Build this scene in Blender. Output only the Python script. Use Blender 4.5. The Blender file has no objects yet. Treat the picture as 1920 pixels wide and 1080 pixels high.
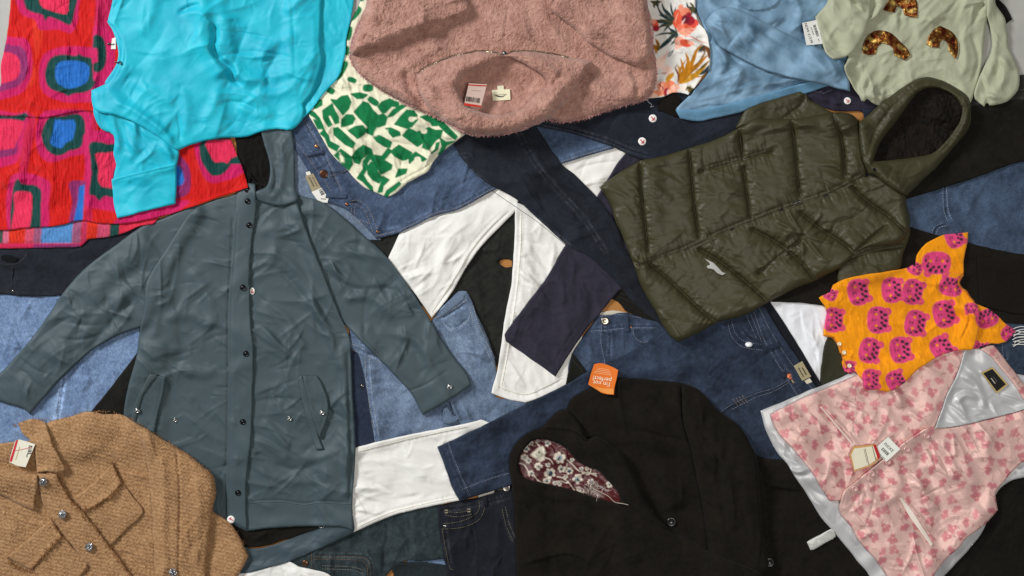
import bpy, math, random
import numpy as np

# ------------------------------------------------------------------ camera, lights, exposure
S = 0.00135            # metres per photo pixel on the floor
HC = 2.6               # camera height
scene = bpy.context.scene
col = bpy.data.collections.new("clothes_flat_lay")
scene.collection.children.link(col)
cam = bpy.data.cameras.new("camera")
cam.sensor_width = 36.0
cam.lens = 36.0 * HC / (1920 * S)
cam.clip_end = 60
cam_o = bpy.data.objects.new("camera", cam)
cam_o.location = (0, 0, HC)
col.objects.link(cam_o)
scene.camera = cam_o
scene.view_settings.view_transform = 'Standard'
scene.view_settings.look = 'None'
scene.view_settings.exposure = 0.08
scene.view_settings.gamma = 1.0
scene.view_settings.use_curve_mapping = False
world = bpy.data.worlds.new("World")
scene.world = world
world.use_nodes = True
bg = world.node_tree.nodes['Background']
bg.inputs[0].default_value = (0.86, 0.93, 1.0, 1)
bg.inputs[1].default_value = 0.17

def area(name, loc, target, size, power, colr):
    l = bpy.data.lights.new(name, 'AREA')
    l.shape = 'SQUARE'; l.size = size; l.energy = power; l.color = colr
    o = bpy.data.objects.new(name, l)
    o.location = loc
    d = [target[i] - loc[i] for i in range(3)]
    from mathutils import Vector
    o.rotation_euler = Vector(d).to_track_quat('-Z', 'Y').to_euler()
    col.objects.link(o)
area("window_light", (-4.3, 3.0, 3.4), (0.0, 0.0, 0.0), 1.3, 395, (0.97, 0.985, 1.0))
area("ceiling_light", (0.9, -0.3, 3.2), (0.4, -0.1, 0), 1.0, 44, (1.0, 0.94, 0.87))

# ------------------------------------------------------------------ helpers
def lin(h, k=1.0):
    h = h.lstrip('#')
    v = np.array([int(h[i:i + 2], 16) / 255 for i in (0, 2, 4)])
    return np.where(v <= 0.04045, v / 12.92, ((v + 0.055) / 1.055) ** 2.4) * k

def noise(x, y, seed=0):
    xf = np.floor(x); yf = np.floor(y)
    xi = xf.astype(np.int64); yi = yf.astype(np.int64)
    fx = x - xf; fy = y - yf
    u = fx * fx * fx * (fx * (fx * 6 - 15) + 10); v = fy * fy * fy * (fy * (fy * 6 - 15) + 10)
    def g(ix, iy, dx, dy):
        h = (ix * 374761393 + iy * 668265263 + seed * 974634777) & 0xffffffff
        h = ((h ^ (h >> 13)) * 1274126177) & 0xffffffff
        h = h ^ (h >> 16)
        a = h * (2 * math.pi / 4294967296.0)
        return np.cos(a) * dx + np.sin(a) * dy
    n00 = g(xi, yi, fx, fy); n10 = g(xi + 1, yi, fx - 1, fy)
    n01 = g(xi, yi + 1, fx, fy - 1); n11 = g(xi + 1, yi + 1, fx - 1, fy - 1)
    return ((n00 * (1 - u) + n10 * u) * (1 - v) + (n01 * (1 - u) + n11 * u) * v) * 1.5

def sstep(a, b, x):
    t = np.clip((x - a) / (b - a), 0, 1)
    return t * t * (3 - 2 * t)

def parse(s):
    pts, cor = [], []
    for tok in s.split():
        c = tok.endswith('*')
        a, b = tok.rstrip('*').split(',')
        pts.append((float(a), float(b))); cor.append(c)
    return np.array(pts), cor

def smooth(s, closed=True, wob=0.5, seed=1, seg=7.0):
    """pixel outline string -> dense polyline; '*' marks a sharp corner"""
    P, C = parse(s) if isinstance(s, str) else (np.array(s, float), [False] * len(s))
    n = len(P); out = []
    rng = range(n) if closed else range(n - 1)
    for i in rng:
        p1 = P[i]; p2 = P[(i + 1) % n]
        c1 = C[i] or (not closed and i == 0); c2 = C[(i + 1) % n] or (not closed and i == n - 2)
        p0 = p1 if c1 else P[i - 1]; p3 = p2 if c2 else P[(i + 2) % n]
        L = np.hypot(*(p2 - p1)); k = max(1, int(L / seg))
        for t in np.arange(k) / k:
            m1 = (p2 - p0) * 0.5; m2 = (p3 - p1) * 0.5
            if c1: m1 = (p2 - p1) * 0.6
            if c2: m2 = (p2 - p1) * 0.6
            d = max(L, 1e-3)
            for m in (m1, m2):
                l = np.hypot(*m)
                if l > d * 1.1: m *= d * 1.1 / l
            t2 = t * t; t3 = t2 * t
            out.append((2*t3 - 3*t2 + 1) * p1 + (t3 - 2*t2 + t) * m1 + (-2*t3 + 3*t2) * p2 + (t3 - t2) * m2)
    if not closed: out.append(P[-1])
    Q = np.array(out)
    if wob:
        Q[:, 0] += wob * noise(Q[:, 0] / 21.0, Q[:, 1] / 21.0, seed) * 1.5
        Q[:, 1] += wob * noise(Q[:, 0] / 21.0 + 50, Q[:, 1] / 21.0, seed + 7) * 1.5
    return Q

# global height map of the pile, in pixel units (1 unit = S metres)
GX, GY, GS = -330.0, -280.0, 1.5
NX, NY = 1720, 1107
H = np.zeros((NY, NX))

def samp(M, x, y, x0=GX, y0=GY, st=GS):
    fx = np.clip((np.asarray(x, float) - x0) / st, 0, M.shape[1] - 1.001); fy = np.clip((np.asarray(y, float) - y0) / st, 0, M.shape[0] - 1.001)
    i = fx.astype(int); j = fy.astype(int); a = fx - i; b = fy - j
    if M.ndim == 3: a = a[..., None]; b = b[..., None]
    return (M[j, i] * (1 - a) + M[j, i + 1] * a) * (1 - b) + (M[j + 1, i] * (1 - a) + M[j + 1, i + 1] * a) * b

def sdf(polys, x0, y0, nx, ny, st, R=40.0, near=False):
    D2 = np.full((ny, nx), R * R); cr = np.zeros((ny, nx + 1), int)
    if near: QX = np.zeros((ny, nx)); QY = np.zeros((ny, nx))
    for P in polys:
        n = len(P)
        for k in range(n):
            ax, ay = P[k]; bx, by = P[(k + 1) % n]
            i0 = max(0, int((min(ax, bx) - R - x0) / st)); i1 = min(nx, int((max(ax, bx) + R - x0) / st) + 2)
            j0 = max(0, int((min(ay, by) - R - y0) / st)); j1 = min(ny, int((max(ay, by) + R - y0) / st) + 2)
            if i1 > i0 and j1 > j0:
                X = x0 + st * np.arange(i0, i1)[None, :]; Y = y0 + st * np.arange(j0, j1)[:, None]
                dx = bx - ax; dy = by - ay; l2 = dx * dx + dy * dy + 1e-9
                t = np.clip(((X - ax) * dx + (Y - ay) * dy) / l2, 0, 1)
                qx = ax + t * dx; qy = ay + t * dy
                d = (X - qx) ** 2 + (Y - qy) ** 2
                w = D2[j0:j1, i0:i1]; m = d < w; w[m] = d[m]
                if near:
                    QX[j0:j1, i0:i1][m] = qx[m]; QY[j0:j1, i0:i1][m] = qy[m]
            if ay != by:
                lo, hi = min(ay, by), max(ay, by)
                r0 = max(0, int(math.ceil((lo - y0) / st))); r1 = min(ny, int(math.ceil((hi - y0) / st)))
                if r1 > r0:
                    r = np.arange(r0, r1); yy = y0 + st * r
                    xx = ax + (yy - ay) / (by - ay) * (bx - ax)
                    c = np.clip(np.ceil((xx - x0) / st), 0, nx).astype(int)
                    np.add.at(cr, (r, c), 1)
    ins = (np.cumsum(cr, 1)[:, :nx] % 2) == 1
    D = np.sqrt(D2); D = np.where(ins, D, -D)
    return (D, QX, QY) if near else D

def gblur(A, s):
    s = s / GS
    r = max(1, int(s * 2.5)); k = np.exp(-0.5 * (np.arange(-r, r + 1) / s) ** 2); k /= k.sum()
    P = np.pad(A, ((r, r), (r, r)), 'edge'); B = np.zeros((P.shape[0], A.shape[1]))
    for i, w in enumerate(k): B += w * P[:, i:i + A.shape[1]]
    C = np.zeros(A.shape)
    for i, w in enumerate(k): C += w * B[i:i + A.shape[0], :]
    return C

def maxf(A, r):
    P = np.pad(A, r, 'edge'); B = A.copy()
    for dx in (-r, 0, r):
        for dy in (-r, 0, r):
            B = np.maximum(B, P[r + dy:r + dy + A.shape[0], r + dx:r + dx + A.shape[1]])
    return B

def pline(s, X, Y, R=60.0, smoothit=True):
    """distance, signed distance, arc position along an open polyline at grid X, Y (1-D axes x, y)"""
    P = smooth(s, closed=False, wob=0) if smoothit else np.array(s, float)
    ny, nx = len(Y), len(X); st = X[1] - X[0]
    D = np.full((ny, nx), R); SD = np.full((ny, nx), R); A = np.zeros((ny, nx)); acc = 0.0
    for k in range(len(P) - 1):
        (ax, ay), (bx, by) = P[k], P[k + 1]
        dx, dy = bx - ax, by - ay; L = math.hypot(dx, dy)
        if L < 1e-6: continue
        i0 = max(0, int((min(ax, bx) - R - X[0]) / st)); i1 = min(nx, int((max(ax, bx) + R - X[0]) / st) + 2)
        j0 = max(0, int((min(ay, by) - R - Y[0]) / st)); j1 = min(ny, int((max(ay, by) + R - Y[0]) / st) + 2)
        if i1 > i0 and j1 > j0:
            XX = X[i0:i1][None, :]; YY = Y[j0:j1][:, None]
            t = np.clip(((XX - ax) * dx + (YY - ay) * dy) / (L * L), 0, 1)
            d = np.hypot(XX - ax - t * dx, YY - ay - t * dy)
            sg = np.sign((XX - ax) * dy - (YY - ay) * dx)
            m = d < D[j0:j1, i0:i1]
            D[j0:j1, i0:i1][m] = d[m]; SD[j0:j1, i0:i1][m] = (d * sg)[m]; A[j0:j1, i0:i1][m] = (acc + t * L)[m]
        acc += L
    return D, SD, A, acc

def wrinkle(X, Y, seed, a=2.0, L=70.0, ang=0.0, st=2.0, cr=2.0, fine=0.5, sharp=5):
    c, s = math.cos(math.radians(ang)), math.sin(math.radians(ang))
    wx = X + 0.45 * L * noise(X / (L * 1.7), Y / (L * 1.7), seed + 11); wy = Y + 0.45 * L * noise(X / (L * 1.7), Y / (L * 1.7), seed + 12)
    u = (wx * c + wy * s) / (L * st); v = (-wx * s + wy * c) / L
    n2 = noise(u * 1.25 + 3.7, v * 1.25, seed + 21)
    o = a * (0.5 * noise(u * 0.8, v * 0.8, seed) + 0.75 * (0.3 - np.sqrt(n2 * n2 + 0.0009)) * 1.6)
    if cr:
        r = 1 - np.abs(noise(u * 1.3 + 9, v * 1.3, seed + 1)); m = sstep(-0.15, 0.5, noise(X / (L * 1.5), Y / (L * 1.5), seed + 2))
        o = o + cr * (np.clip(r, 0, 1) ** sharp) * m
        r = 1 - np.abs(noise(u * 2.3 - v, v * 1.9 + u + 5, seed + 3)); m = sstep(0.0, 0.6, noise(X / L, Y / L, seed + 4))
        o = o + 0.5 * cr * (np.clip(r, 0, 1) ** (sharp + 2)) * m
    if fine:
        n3 = noise(u * 3.2 + 3, v * 3.2 + 0.6 * n2, seed + 5)
        o = o + 1.1 * fine * (0.3 - np.sqrt(n3 * n3 + 0.001)) + 0.25 * fine * noise(u * 8, v * 8, seed + 6)
    return o

def W2(x, y, z):
    k = (HC - z * S) / HC
    return np.stack([(x - 960) * S * k, -(y - 540) * S * k, z * S + 0 * x], -1)

def creases(X, Y, xs, ys, D, seed, cr, L, ang, st, dens=1.0, spread=28):
    """random sharp creases: cusped crest, soft unequal flanks, tapering ends"""
    rnd = random.Random(seed); out = np.zeros_like(X); stp = xs[1] - xs[0]
    w_, h_ = xs[-1] - xs[0], ys[-1] - ys[0]; n = int(dens * 2.6 * w_ * h_ / (L * L)) + 1; grp = 0
    for _ in range(min(n, 600)):
        if grp <= 0:
            x = gx = xs[0] + rnd.random() * w_; y = gy = ys[0] + rnd.random() * h_; ga = ang + rnd.gauss(0, spread); grp = rnd.choice([1, 1, 2, 3, 4])
        else:
            q = math.radians(ga + 90); dd = L * rnd.uniform(0.12, 0.4) * rnd.choice([1, 1, -1]); x = x + dd * math.cos(q) + rnd.gauss(0, L * .1); y = y + dd * math.sin(q) + rnd.gauss(0, L * .1)
            x = min(max(x, xs[0]), xs[-1]); y = min(max(y, ys[0]), ys[-1])
        grp -= 1
        i = int((x - xs[0]) / stp); j = int((y - ys[0]) / stp)
        if D[min(j, D.shape[0] - 1), min(i, D.shape[1] - 1)] < 3: continue
        a = math.radians(ga + rnd.gauss(0, 12)); ln = L * st * rnd.uniform(0.3, 1.0); w = L * rnd.uniform(0.02, 0.085) + 0.75; h = cr * rnd.uniform(0.3, 0.9) * (1 if rnd.random() < 0.72 else -0.8)
        bend = rnd.uniform(-0.25, 0.25) * ln; asym = rnd.uniform(1.3, 3.0) * rnd.choice([1, -1])
        R = 5 * w * 1.6
        i0 = max(0, int((x - ln / 2 - R - xs[0]) / stp)); i1 = min(len(xs), int((x + ln / 2 + R - xs[0]) / stp) + 1); j0 = max(0, int((y - ln / 2 - R - ys[0]) / stp)); j1 = min(len(ys), int((y + ln / 2 + R - ys[0]) / stp) + 1)
        if i1 - i0 < 3 or j1 - j0 < 3: continue
        XX = X[j0:j1, i0:i1] - x; YY = Y[j0:j1, i0:i1] - y; c, s = math.cos(a), math.sin(a)
        u = XX * c + YY * s; v = -XX * s + YY * c - bend * (2 * u / ln) ** 2 * 0.5; t = np.clip(1 - (2 * u / ln) ** 2, 0, 1)
        wa = np.where(v > 0, w * (asym if asym > 0 else 1), w * (1 if asym > 0 else -asym))
        out[j0:j1, i0:i1] += h * t * np.exp(-np.sqrt((v / wa) ** 2 + 0.02)) * 1.15
    return out

# ------------------------------------------------------------------ scene graph
def tag(o, label, cat, group=None):
    o['label'] = label; o['category'] = cat
    if group: o['group'] = group
    return o
def thing(name, label, cat, at, group=None):
    o = bpy.data.objects.new(name, None)
    o.empty_display_size = 0.05
    o.location = W2(np.array(float(at[0])), np.array(float(at[1])), np.array(0.0))
    col.objects.link(o)
    return tag(o, label, cat, group)

def link_mesh(name, V, F, mat, parent=None, colors=None, shade=True, flat_mask=None):
    me = bpy.data.meshes.new(name)
    V = np.asarray(V, float)
    # faces: list of arrays (quads or tris) or list of tuples
    if isinstance(F, np.ndarray):
        nf, k = F.shape; loops = F.reshape(-1); starts = np.arange(nf) * k
    else:
        loops = np.array([i for f in F for i in f]); ln = np.array([len(f) for f in F]); starts = np.concatenate([[0], np.cumsum(ln)[:-1]]); nf = len(F)
    root = np.array(parent.matrix_basis.translation) if False else None
    if parent is not None:
        off = np.array(parent.get('_w', tuple(parent.location)))
    else:
        off = np.array([V[:, 0].mean(), V[:, 1].mean(), V[:, 2].min()])
    me.vertices.add(len(V)); me.vertices.foreach_set('co', (V - off).reshape(-1))
    me.loops.add(len(loops)); me.loops.foreach_set('vertex_index', loops.astype(np.int32))
    me.polygons.add(nf); me.polygons.foreach_set('loop_start', starts.astype(np.int32))
    me.polygons.foreach_set('use_smooth', np.full(nf, bool(shade)))
    if colors is not None:
        ca = me.color_attributes.new('Col', 'FLOAT_COLOR', 'POINT')
        c4 = np.ones((len(V), 4)); c4[:, :3] = colors
        ca.data.foreach_set('color', c4.reshape(-1))
    me.update(calc_edges=True); me.validate()
    me.materials.append(mat)
    o = bpy.data.objects.new(name, me)
    col.objects.link(o)
    if parent is not None:
        o.parent = parent
        o['_w'] = tuple(float(v) for v in off)      # world origin shared with the parent
        o.location = (0, 0, 0)
    else:
        o.location = off
    return o

def world_parent(o):
    o['_w'] = tuple(float(v) for v in o.location)

# ------------------------------------------------------------------ the cloth builder
SEED = [100]
FINE = dict(puffer=1.5, cotton=1.5, denim=1.0, denim_light=1.3, black_cotton=1.0, chino=1.1, jersey=1.4, blouse_satin=1.1, coated=1.3, rib_knit=0.9, brocade=0.8, lining_satin=0.8, crinkle=0.9)
def cloth(name, outline, mat, parent=None, color='#808080', t=3.0, r=5.0, step=2.0, wr=None, folds=(), paint=None,
          holes=(), blur=6.0, mx=2, extra=None, wob=0.5, edge=0.35, base=None, settle=0.4, label=None, upd=True):
    global H
    SEED[0] += 17; seed = SEED[0]
    if mat.name not in ('sherpa', 'boucle', 'puffer'): r = max(1.5, r * 0.5)
    polys = [smooth(outline, True, wob, seed)] + [smooth(h, True, wob * 0.6, seed + 3) for h in holes]
    A = polys[0]
    m = 10
    i0 = max(0, int((A[:, 0].min() - m - GX) / GS)); i1 = min(NX, int((A[:, 0].max() + m - GX) / GS) + 1)
    j0 = max(0, int((A[:, 1].min() - m - GY) / GS)); j1 = min(NY, int((A[:, 1].max() + m - GY) / GS) + 1)
    xs = GX + GS * np.arange(i0, i1); ys = GY + GS * np.arange(j0, j1)
    X, Y = np.meshgrid(xs, ys)
    D = sdf(polys, xs[0], ys[0], len(xs), len(ys), GS)
    Ho = H[j0:j1, i0:i1]
    B = Ho if base is None else np.minimum(Ho, base)
    B = gblur(maxf(B, mx), blur)
    Dc = np.clip(D, 0, r) / r
    E = np.sqrt(np.clip(1 - (1 - Dc) ** 2, 0, 1))
    T = B + t * (edge + (1 - edge) * E)
    Ew = settle + (1 - settle) * sstep(0, 16, D)
    if wr:
        for w in (wr if isinstance(wr, list) else [wr]):
            w = dict(w); sd = w.pop('seed', seed); cr_ = w.pop('cr', 2.0); dn = w.pop('dens', 1.0)
            v = wrinkle(X, Y, sd, cr=0, **{k: q for k, q in w.items() if k != 'sharp'})
            if cr_: v = v + creases(X, Y, xs, ys, D, sd, cr_, w.get('L', 70), w.get('ang', 0), w.get('st', 2), dn)
            T = T + (v + 0.4 * w.get('a', 2.0)) * Ew
    isd = mat.name.startswith('denim'); FM = np.zeros_like(T)
    if mat.name in FINE: T = T + creases(X, Y, xs, ys, D, seed + 77, FINE[mat.name], 17, (wr[0] if isinstance(wr, list) else wr or {}).get('ang', 30), 2.2, 0.22, 45) * Ew
    for f in folds:
        kind, pts, wd, ht = f[:4]
        d, sgd, ar, Lt = pline(pts, xs, ys, R=max(10.0, wd * 3.2))
        tp = f[4] if len(f) > 4 else 18.0
        end = sstep(0, tp, ar) * sstep(0, tp, Lt - ar) if tp else (d < 1e9)
        if tp: end = sstep(-0.5, tp, ar) * sstep(-0.5, tp, Lt - ar)
        if kind == 'R': T = T + ht * np.exp(-(d / wd) ** 2) * end
        elif kind == 'G':
            T = T - ht * np.exp(-(d / wd) ** 2) * end
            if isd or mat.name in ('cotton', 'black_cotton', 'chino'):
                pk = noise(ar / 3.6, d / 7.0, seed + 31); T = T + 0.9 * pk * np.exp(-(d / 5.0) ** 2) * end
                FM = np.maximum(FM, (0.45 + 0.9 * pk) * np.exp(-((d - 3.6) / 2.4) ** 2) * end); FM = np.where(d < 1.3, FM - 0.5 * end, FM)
        elif kind == 'S':      # overlap: high on one side, falling off gently, sharp drop on the other
            g = np.where(sgd > 0, np.exp(-(sgd / wd) ** 2), 0) * sstep(-1.0, 1.5, sgd)
            T = T + ht * g * end
    if extra is not None: T = T + extra(X, Y, D, xs, ys)
    T = np.where(D > -2.5, np.maximum(T, Ho + 0.5), T)
    # ---- mesh
    st = step
    nx = int((A[:, 0].max() - A[:, 0].min() + 4 * st) / st) + 1; ny = int((A[:, 1].max() - A[:, 1].min() + 4 * st) / st) + 1
    mx0 = A[:, 0].min() - 2 * st; my0 = A[:, 1].min() - 2 * st
    DM, QX, QY = sdf(polys, mx0, my0, nx, ny, st, R=12.0, near=True)
    ins = DM > 0
    keep = ins[:-1, :-1] | ins[1:, :-1] | ins[:-1, 1:] | ins[1:, 1:]
    used = np.zeros((ny, nx), bool)
    used[:-1, :-1] |= keep; used[1:, :-1] |= keep; used[:-1, 1:] |= keep; used[1:, 1:] |= keep
    idx = -np.ones((ny, nx), int); nu = used.sum(); idx[used] = np.arange(nu)
    MX, MY = np.meshgrid(mx0 + st * np.arange(nx), my0 + st * np.arange(ny))
    out = used & ~ins
    px = np.where(out, QX, MX)[used]; py = np.where(out, QY, MY)[used]
    bmask = out[used]
    if isinstance(outline, str):
        P0, C0 = parse(outline); bi = np.nonzero(bmask)[0]
        if len(bi):
            for (cx, cy), c in zip(P0, C0):
                if c:
                    k0 = np.argmin((A[:, 0] - cx) ** 2 + (A[:, 1] - cy) ** 2); cx, cy = A[k0]
                    d = (px[bi] - cx) ** 2 + (py[bi] - cy) ** 2; k = np.argmin(d)
                    if d[k] < (2 * st) ** 2: px[bi[k]] = cx; py[bi[k]] = cy
    pz = samp(T, px, py, xs[0], ys[0])
    kj, ki = np.nonzero(keep)
    F = np.stack([idx[kj, ki], idx[kj + 1, ki], idx[kj + 1, ki + 1], idx[kj, ki + 1]], 1)
    kp = np.pad(keep, 1)
    e = []
    l = ~kp[1:-1, :-2][kj, ki]; e.append((F[l][:, 0], F[l][:, 1]))
    b = ~kp[2:, 1:-1][kj, ki]; e.append((F[b][:, 1], F[b][:, 2]))
    rr = ~kp[1:-1, 2:][kj, ki]; e.append((F[rr][:, 2], F[rr][:, 3]))
    tp_ = ~kp[:-2, 1:-1][kj, ki]; e.append((F[tp_][:, 3], F[tp_][:, 0]))
    ea = np.concatenate([q[0] for q in e]); eb = np.concatenate([q[1] for q in e])
    bv = np.unique(np.concatenate([ea, eb])); lo = -np.ones(nu, int); lo[bv] = nu + np.arange(len(bv))
    lz = np.minimum(samp(Ho, px[bv], py[bv], xs[0], ys[0]) - 1.2, pz[bv] - 1.0); lz = np.maximum(lz, 0.05)
    F2 = np.stack([eb, ea, lo[ea], lo[eb]], 1)
    ax = np.concatenate([px, px[bv]]); ay = np.concatenate([py, py[bv]]); az = np.concatenate([pz, lz])
    if paint is not None:
        if isinstance(paint, Canvas): C = paint.sample(ax, ay)
        else: C = paint(ax, ay)
    else: C = np.tile(lin(color), (len(ax), 1))
    if mat.name.startswith('denim'):
        C = (C * 0.62 + C.mean(1, keepdims=True) * np.array([0.36, 0.37, 0.35])) * 0.62 if mat.name == 'denim' else (C * 0.75 + C.mean(1, keepdims=True) * 0.23) * 0.80
    if isd:
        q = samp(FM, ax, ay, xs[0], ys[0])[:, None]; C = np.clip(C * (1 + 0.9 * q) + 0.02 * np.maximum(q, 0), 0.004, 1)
    o = link_mesh(name, W2(ax, ay, az), np.concatenate([F, F2]), mat, parent, C)
    if upd: H[j0:j1, i0:i1] = np.where(D > 0, T, Ho)
    if label: o['label'] = label
    return o

def hz(x, y): return samp(H, x, y)

def ribbon(name, pts, w, mat, parent, colr='#c8b890', lift=0.5, dash=None, gap=None, smoothit=True, thick=0.7, closed=False, wob=0.3):
    P = smooth(pts, closed=closed, wob=wob, seed=5, seg=2.5) if smoothit else np.array(pts, float)
    d = np.gradient(P, axis=0); d /= np.maximum(np.hypot(d[:, 0], d[:, 1])[:, None], 1e-6)
    N = np.stack([-d[:, 1], d[:, 0]], 1)
    # resample finer
    seg = np.hypot(*np.diff(P, axis=0).T); s = np.concatenate([[0], np.cumsum(seg)])
    n = max(3, int(s[-1] / 1.6)); ss = np.linspace(0, s[-1], n)
    P = np.stack([np.interp(ss, s, P[:, 0]), np.interp(ss, s, P[:, 1])], 1); N = np.stack([np.interp(ss, s, N[:, 0]), np.interp(ss, s, N[:, 1])], 1)
    cc = lin(colr); g = lin(gap) if gap else cc * 0.35
    V = []; C = []
    offs = [(-0.5, -0.9), (-0.35, thick * 0.8), (0, thick), (0.35, thick * 0.8), (0.5, -0.9)]
    for i in range(n):
        c = cc
        if dash and (ss[i] % (dash[0] + dash[1])) > dash[0]: c = g
        for o, z in offs:
            p = P[i] + N[i] * o * w
            V.append((p[0], p[1], float(hz(*p)) + lift + z)); C.append(c)
    V = np.array(V); F = []
    for i in range(n - 1):
        for k in range(4):
            a = i * 5 + k; F.append((a, a + 1, a + 6, a + 5))
    return link_mesh(name, W2(V[:, 0], V[:, 1], V[:, 2]), np.array(F), mat, parent, np.array(C))

def stitch(parent, pts, colr='#b9a67c', w=1.05, dash=(2.8, 1.9), gap=None):
    g0 = lin(gap) if gap else lin(colr) * .35; c0 = lin(colr) * 0.68 + g0 * 0.32
    h = lambda v: '#' + ''.join('%02x' % int(round(255 * (12.92 * q if q <= .0031308 else 1.055 * q ** (1 / 2.4) - .055))) for q in np.clip(v, 0, 1)); colr = h(c0)
    return ribbon('topstitching', pts, w, M['thread'], parent, colr, lift=0.15, dash=dash, gap=gap, thick=0.5)

def lathe(name, x, y, prof, mat, parent, colr='#222222', n=24, z=None, tilt=(0, 0), sx=1.0, bump=0.0, shade=True, seed=0):
    z0 = float(hz(x, y)) if z is None else z
    V = []; F = []; rnd = random.Random(seed)
    for r, h in prof:
        for k in range(n):
            a = 2 * math.pi * k / n; rr = r * (1 + bump * (rnd.random() - 0.5)); dx = rr * math.cos(a) * sx; dy = rr * math.sin(a)
            V.append((x + dx, y + dy, z0 + h + bump * 3 * (rnd.random() - 0.5) * (r > 0.1) + tilt[0] * dx + tilt[1] * dy))
    m = len(prof)
    for i in range(m - 1):
        for k in range(n):
            a = i * n + k; b = i * n + (k + 1) % n
            F.append((a, a + n, b + n, b))
    V = np.array(V)
    # close the top
    F.append(tuple(range((m - 1) * n, m * n))[::-1])
    return link_mesh(name, W2(V[:, 0], V[:, 1], V[:, 2]), F, mat, parent, np.tile(lin(colr), (len(V), 1)), shade=shade)

def snap(parent, x, y, r=6.0, dark=True, name='snap_button'):
    o = lathe(name, x, y, [(r, -0.5), (r, 0.8), (r * .93, 1.6), (r * .8, 1.9), (r * .66, 1.2), (r * .6, 0.9), (r * .45, 1.0), (r * .3, 2.0), (r * 0.05, 2.2)],
          M['gunmetal'] if dark else M['steel'], parent, '#1e1f22' if dark else '#9a9a98')
    return o

def plane_of(poly, lift=0.6):
    P = np.array(poly, float)
    s, _ = np.meshgrid(np.linspace(0, 1, 5), [0])
    pts = [P.mean(0)] + [P.mean(0) * (1 - k) + p * k for p in P for k in (0.5, 1.0)]
    pts = np.array(pts); z = hz(pts[:, 0], pts[:, 1])
    A = np.c_[pts, np.ones(len(pts))]; c, *_ = np.linalg.lstsq(A, z, rcond=None)
    c = c * np.array([0.7, 0.7, 1]); c[2] += (z - A @ c).max() + lift
    return c
def card(name, outline, mat, parent, colr, th=0.8, curl=0.0, plane=None, lift=0.6, bow=0.0, group=None):
    """stiff paper or woven tag lying on the cloth: a thin slab, slightly bowed, on the fitted plane"""
    P = smooth(outline, True, 0, seg=4.0)
    c = plane_of(parse(outline)[0], lift) if plane is None else plane
    mid = P.mean(0); R = np.hypot(*(P - mid).T).max()
    n = len(P); V = []; rings = [1.0, 0.66, 0.33]
    def zz(p): 
        q = (p - mid) / R
        return float(c[0] * p[0] + c[1] * p[1] + c[2] + bow * (q[0] ** 2) + curl * (q[0] * q[1] + q[1] ** 2))
    for p in P: V.append((p[0], p[1], zz(p) - th))
    for k in rings:
        for p in P:
            q = mid + (p - mid) * k; V.append((q[0], q[1], zz(q)))
    V.append((mid[0], mid[1], zz(mid)))
    area2 = np.sum(P[:, 0] * np.roll(P[:, 1], -1) - np.roll(P[:, 0], -1) * P[:, 1])
    F = []
    for r in range(3):
        for i in range(n):
            j = (i + 1) % n; a, b = r * n + i, r * n + j
            F.append((a, a + n, b + n, b) if area2 > 0 else (a, b, b + n, a + n))
    ctr = 4 * n
    for i in range(n):
        j = (i + 1) % n; F.append((3 * n + i, ctr, 3 * n + j) if area2 > 0 else (3 * n + i, 3 * n + j, ctr))
    V = np.array(V)
    o = link_mesh(name, W2(V[:, 0], V[:, 1], V[:, 2]), F, mat, parent, np.tile(lin(colr), (len(V), 1)), shade=False)
    o['_pl'] = [float(v) for v in c] + [float(mid[0]), float(mid[1]), float(R), float(bow), float(curl)]
    return o
def on_card(o, x, y):
    a, b, c, mx_, my_, R, bow, curl = o['_pl']
    q0 = (x - mx_) / R; q1 = (y - my_) / R
    return a * x + b * y + c + bow * q0 ** 2 + curl * (q0 * q1 + q1 ** 2)
def flatpoly(name, polys, cardo, mat, colr, lift=0.35, parent=None):
    V = []; F = []
    for P in polys:
        P = np.array(P, float); n = len(P); b = len(V)
        ar = np.sum(P[:, 0] * np.roll(P[:, 1], -1) - np.roll(P[:, 0], -1) * P[:, 1])
        if ar > 0: P = P[::-1]
        for p in P: V.append((p[0], p[1], (on_card(cardo, p[0], p[1]) if cardo is not None and '_pl' in cardo else float(hz(*p))) + lift))
        F.append(tuple(range(b, b + n)))
    V = np.array(V)
    return link_mesh(name, W2(V[:, 0], V[:, 1], V[:, 2]), F, mat, parent or cardo, np.tile(lin(colr), (len(V), 1)), shade=False)
def bars(cardo, x, y, w, h, ang, n=14, colr='#222222', seed=3, name='barcode'):
    """bars run along direction ang (width w), each bar is h long across it"""
    rnd = random.Random(seed); c, s = math.cos(math.radians(ang)), math.sin(math.radians(ang)); P = []
    u = -w / 2
    while u < w / 2:
        b = rnd.choice([0.7, 0.7, 1.2, 1.8]); 
        q = [(u, -h / 2), (u + b, -h / 2), (u + b, h / 2), (u, h / 2)]
        P.append([(x + a * c - d * s, y + a * s + d * c) for a, d in q]); u += b + rnd.choice([0.7, 1.0, 1.4])
    return flatpoly(name, P, cardo, M['ink'], colr)
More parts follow.
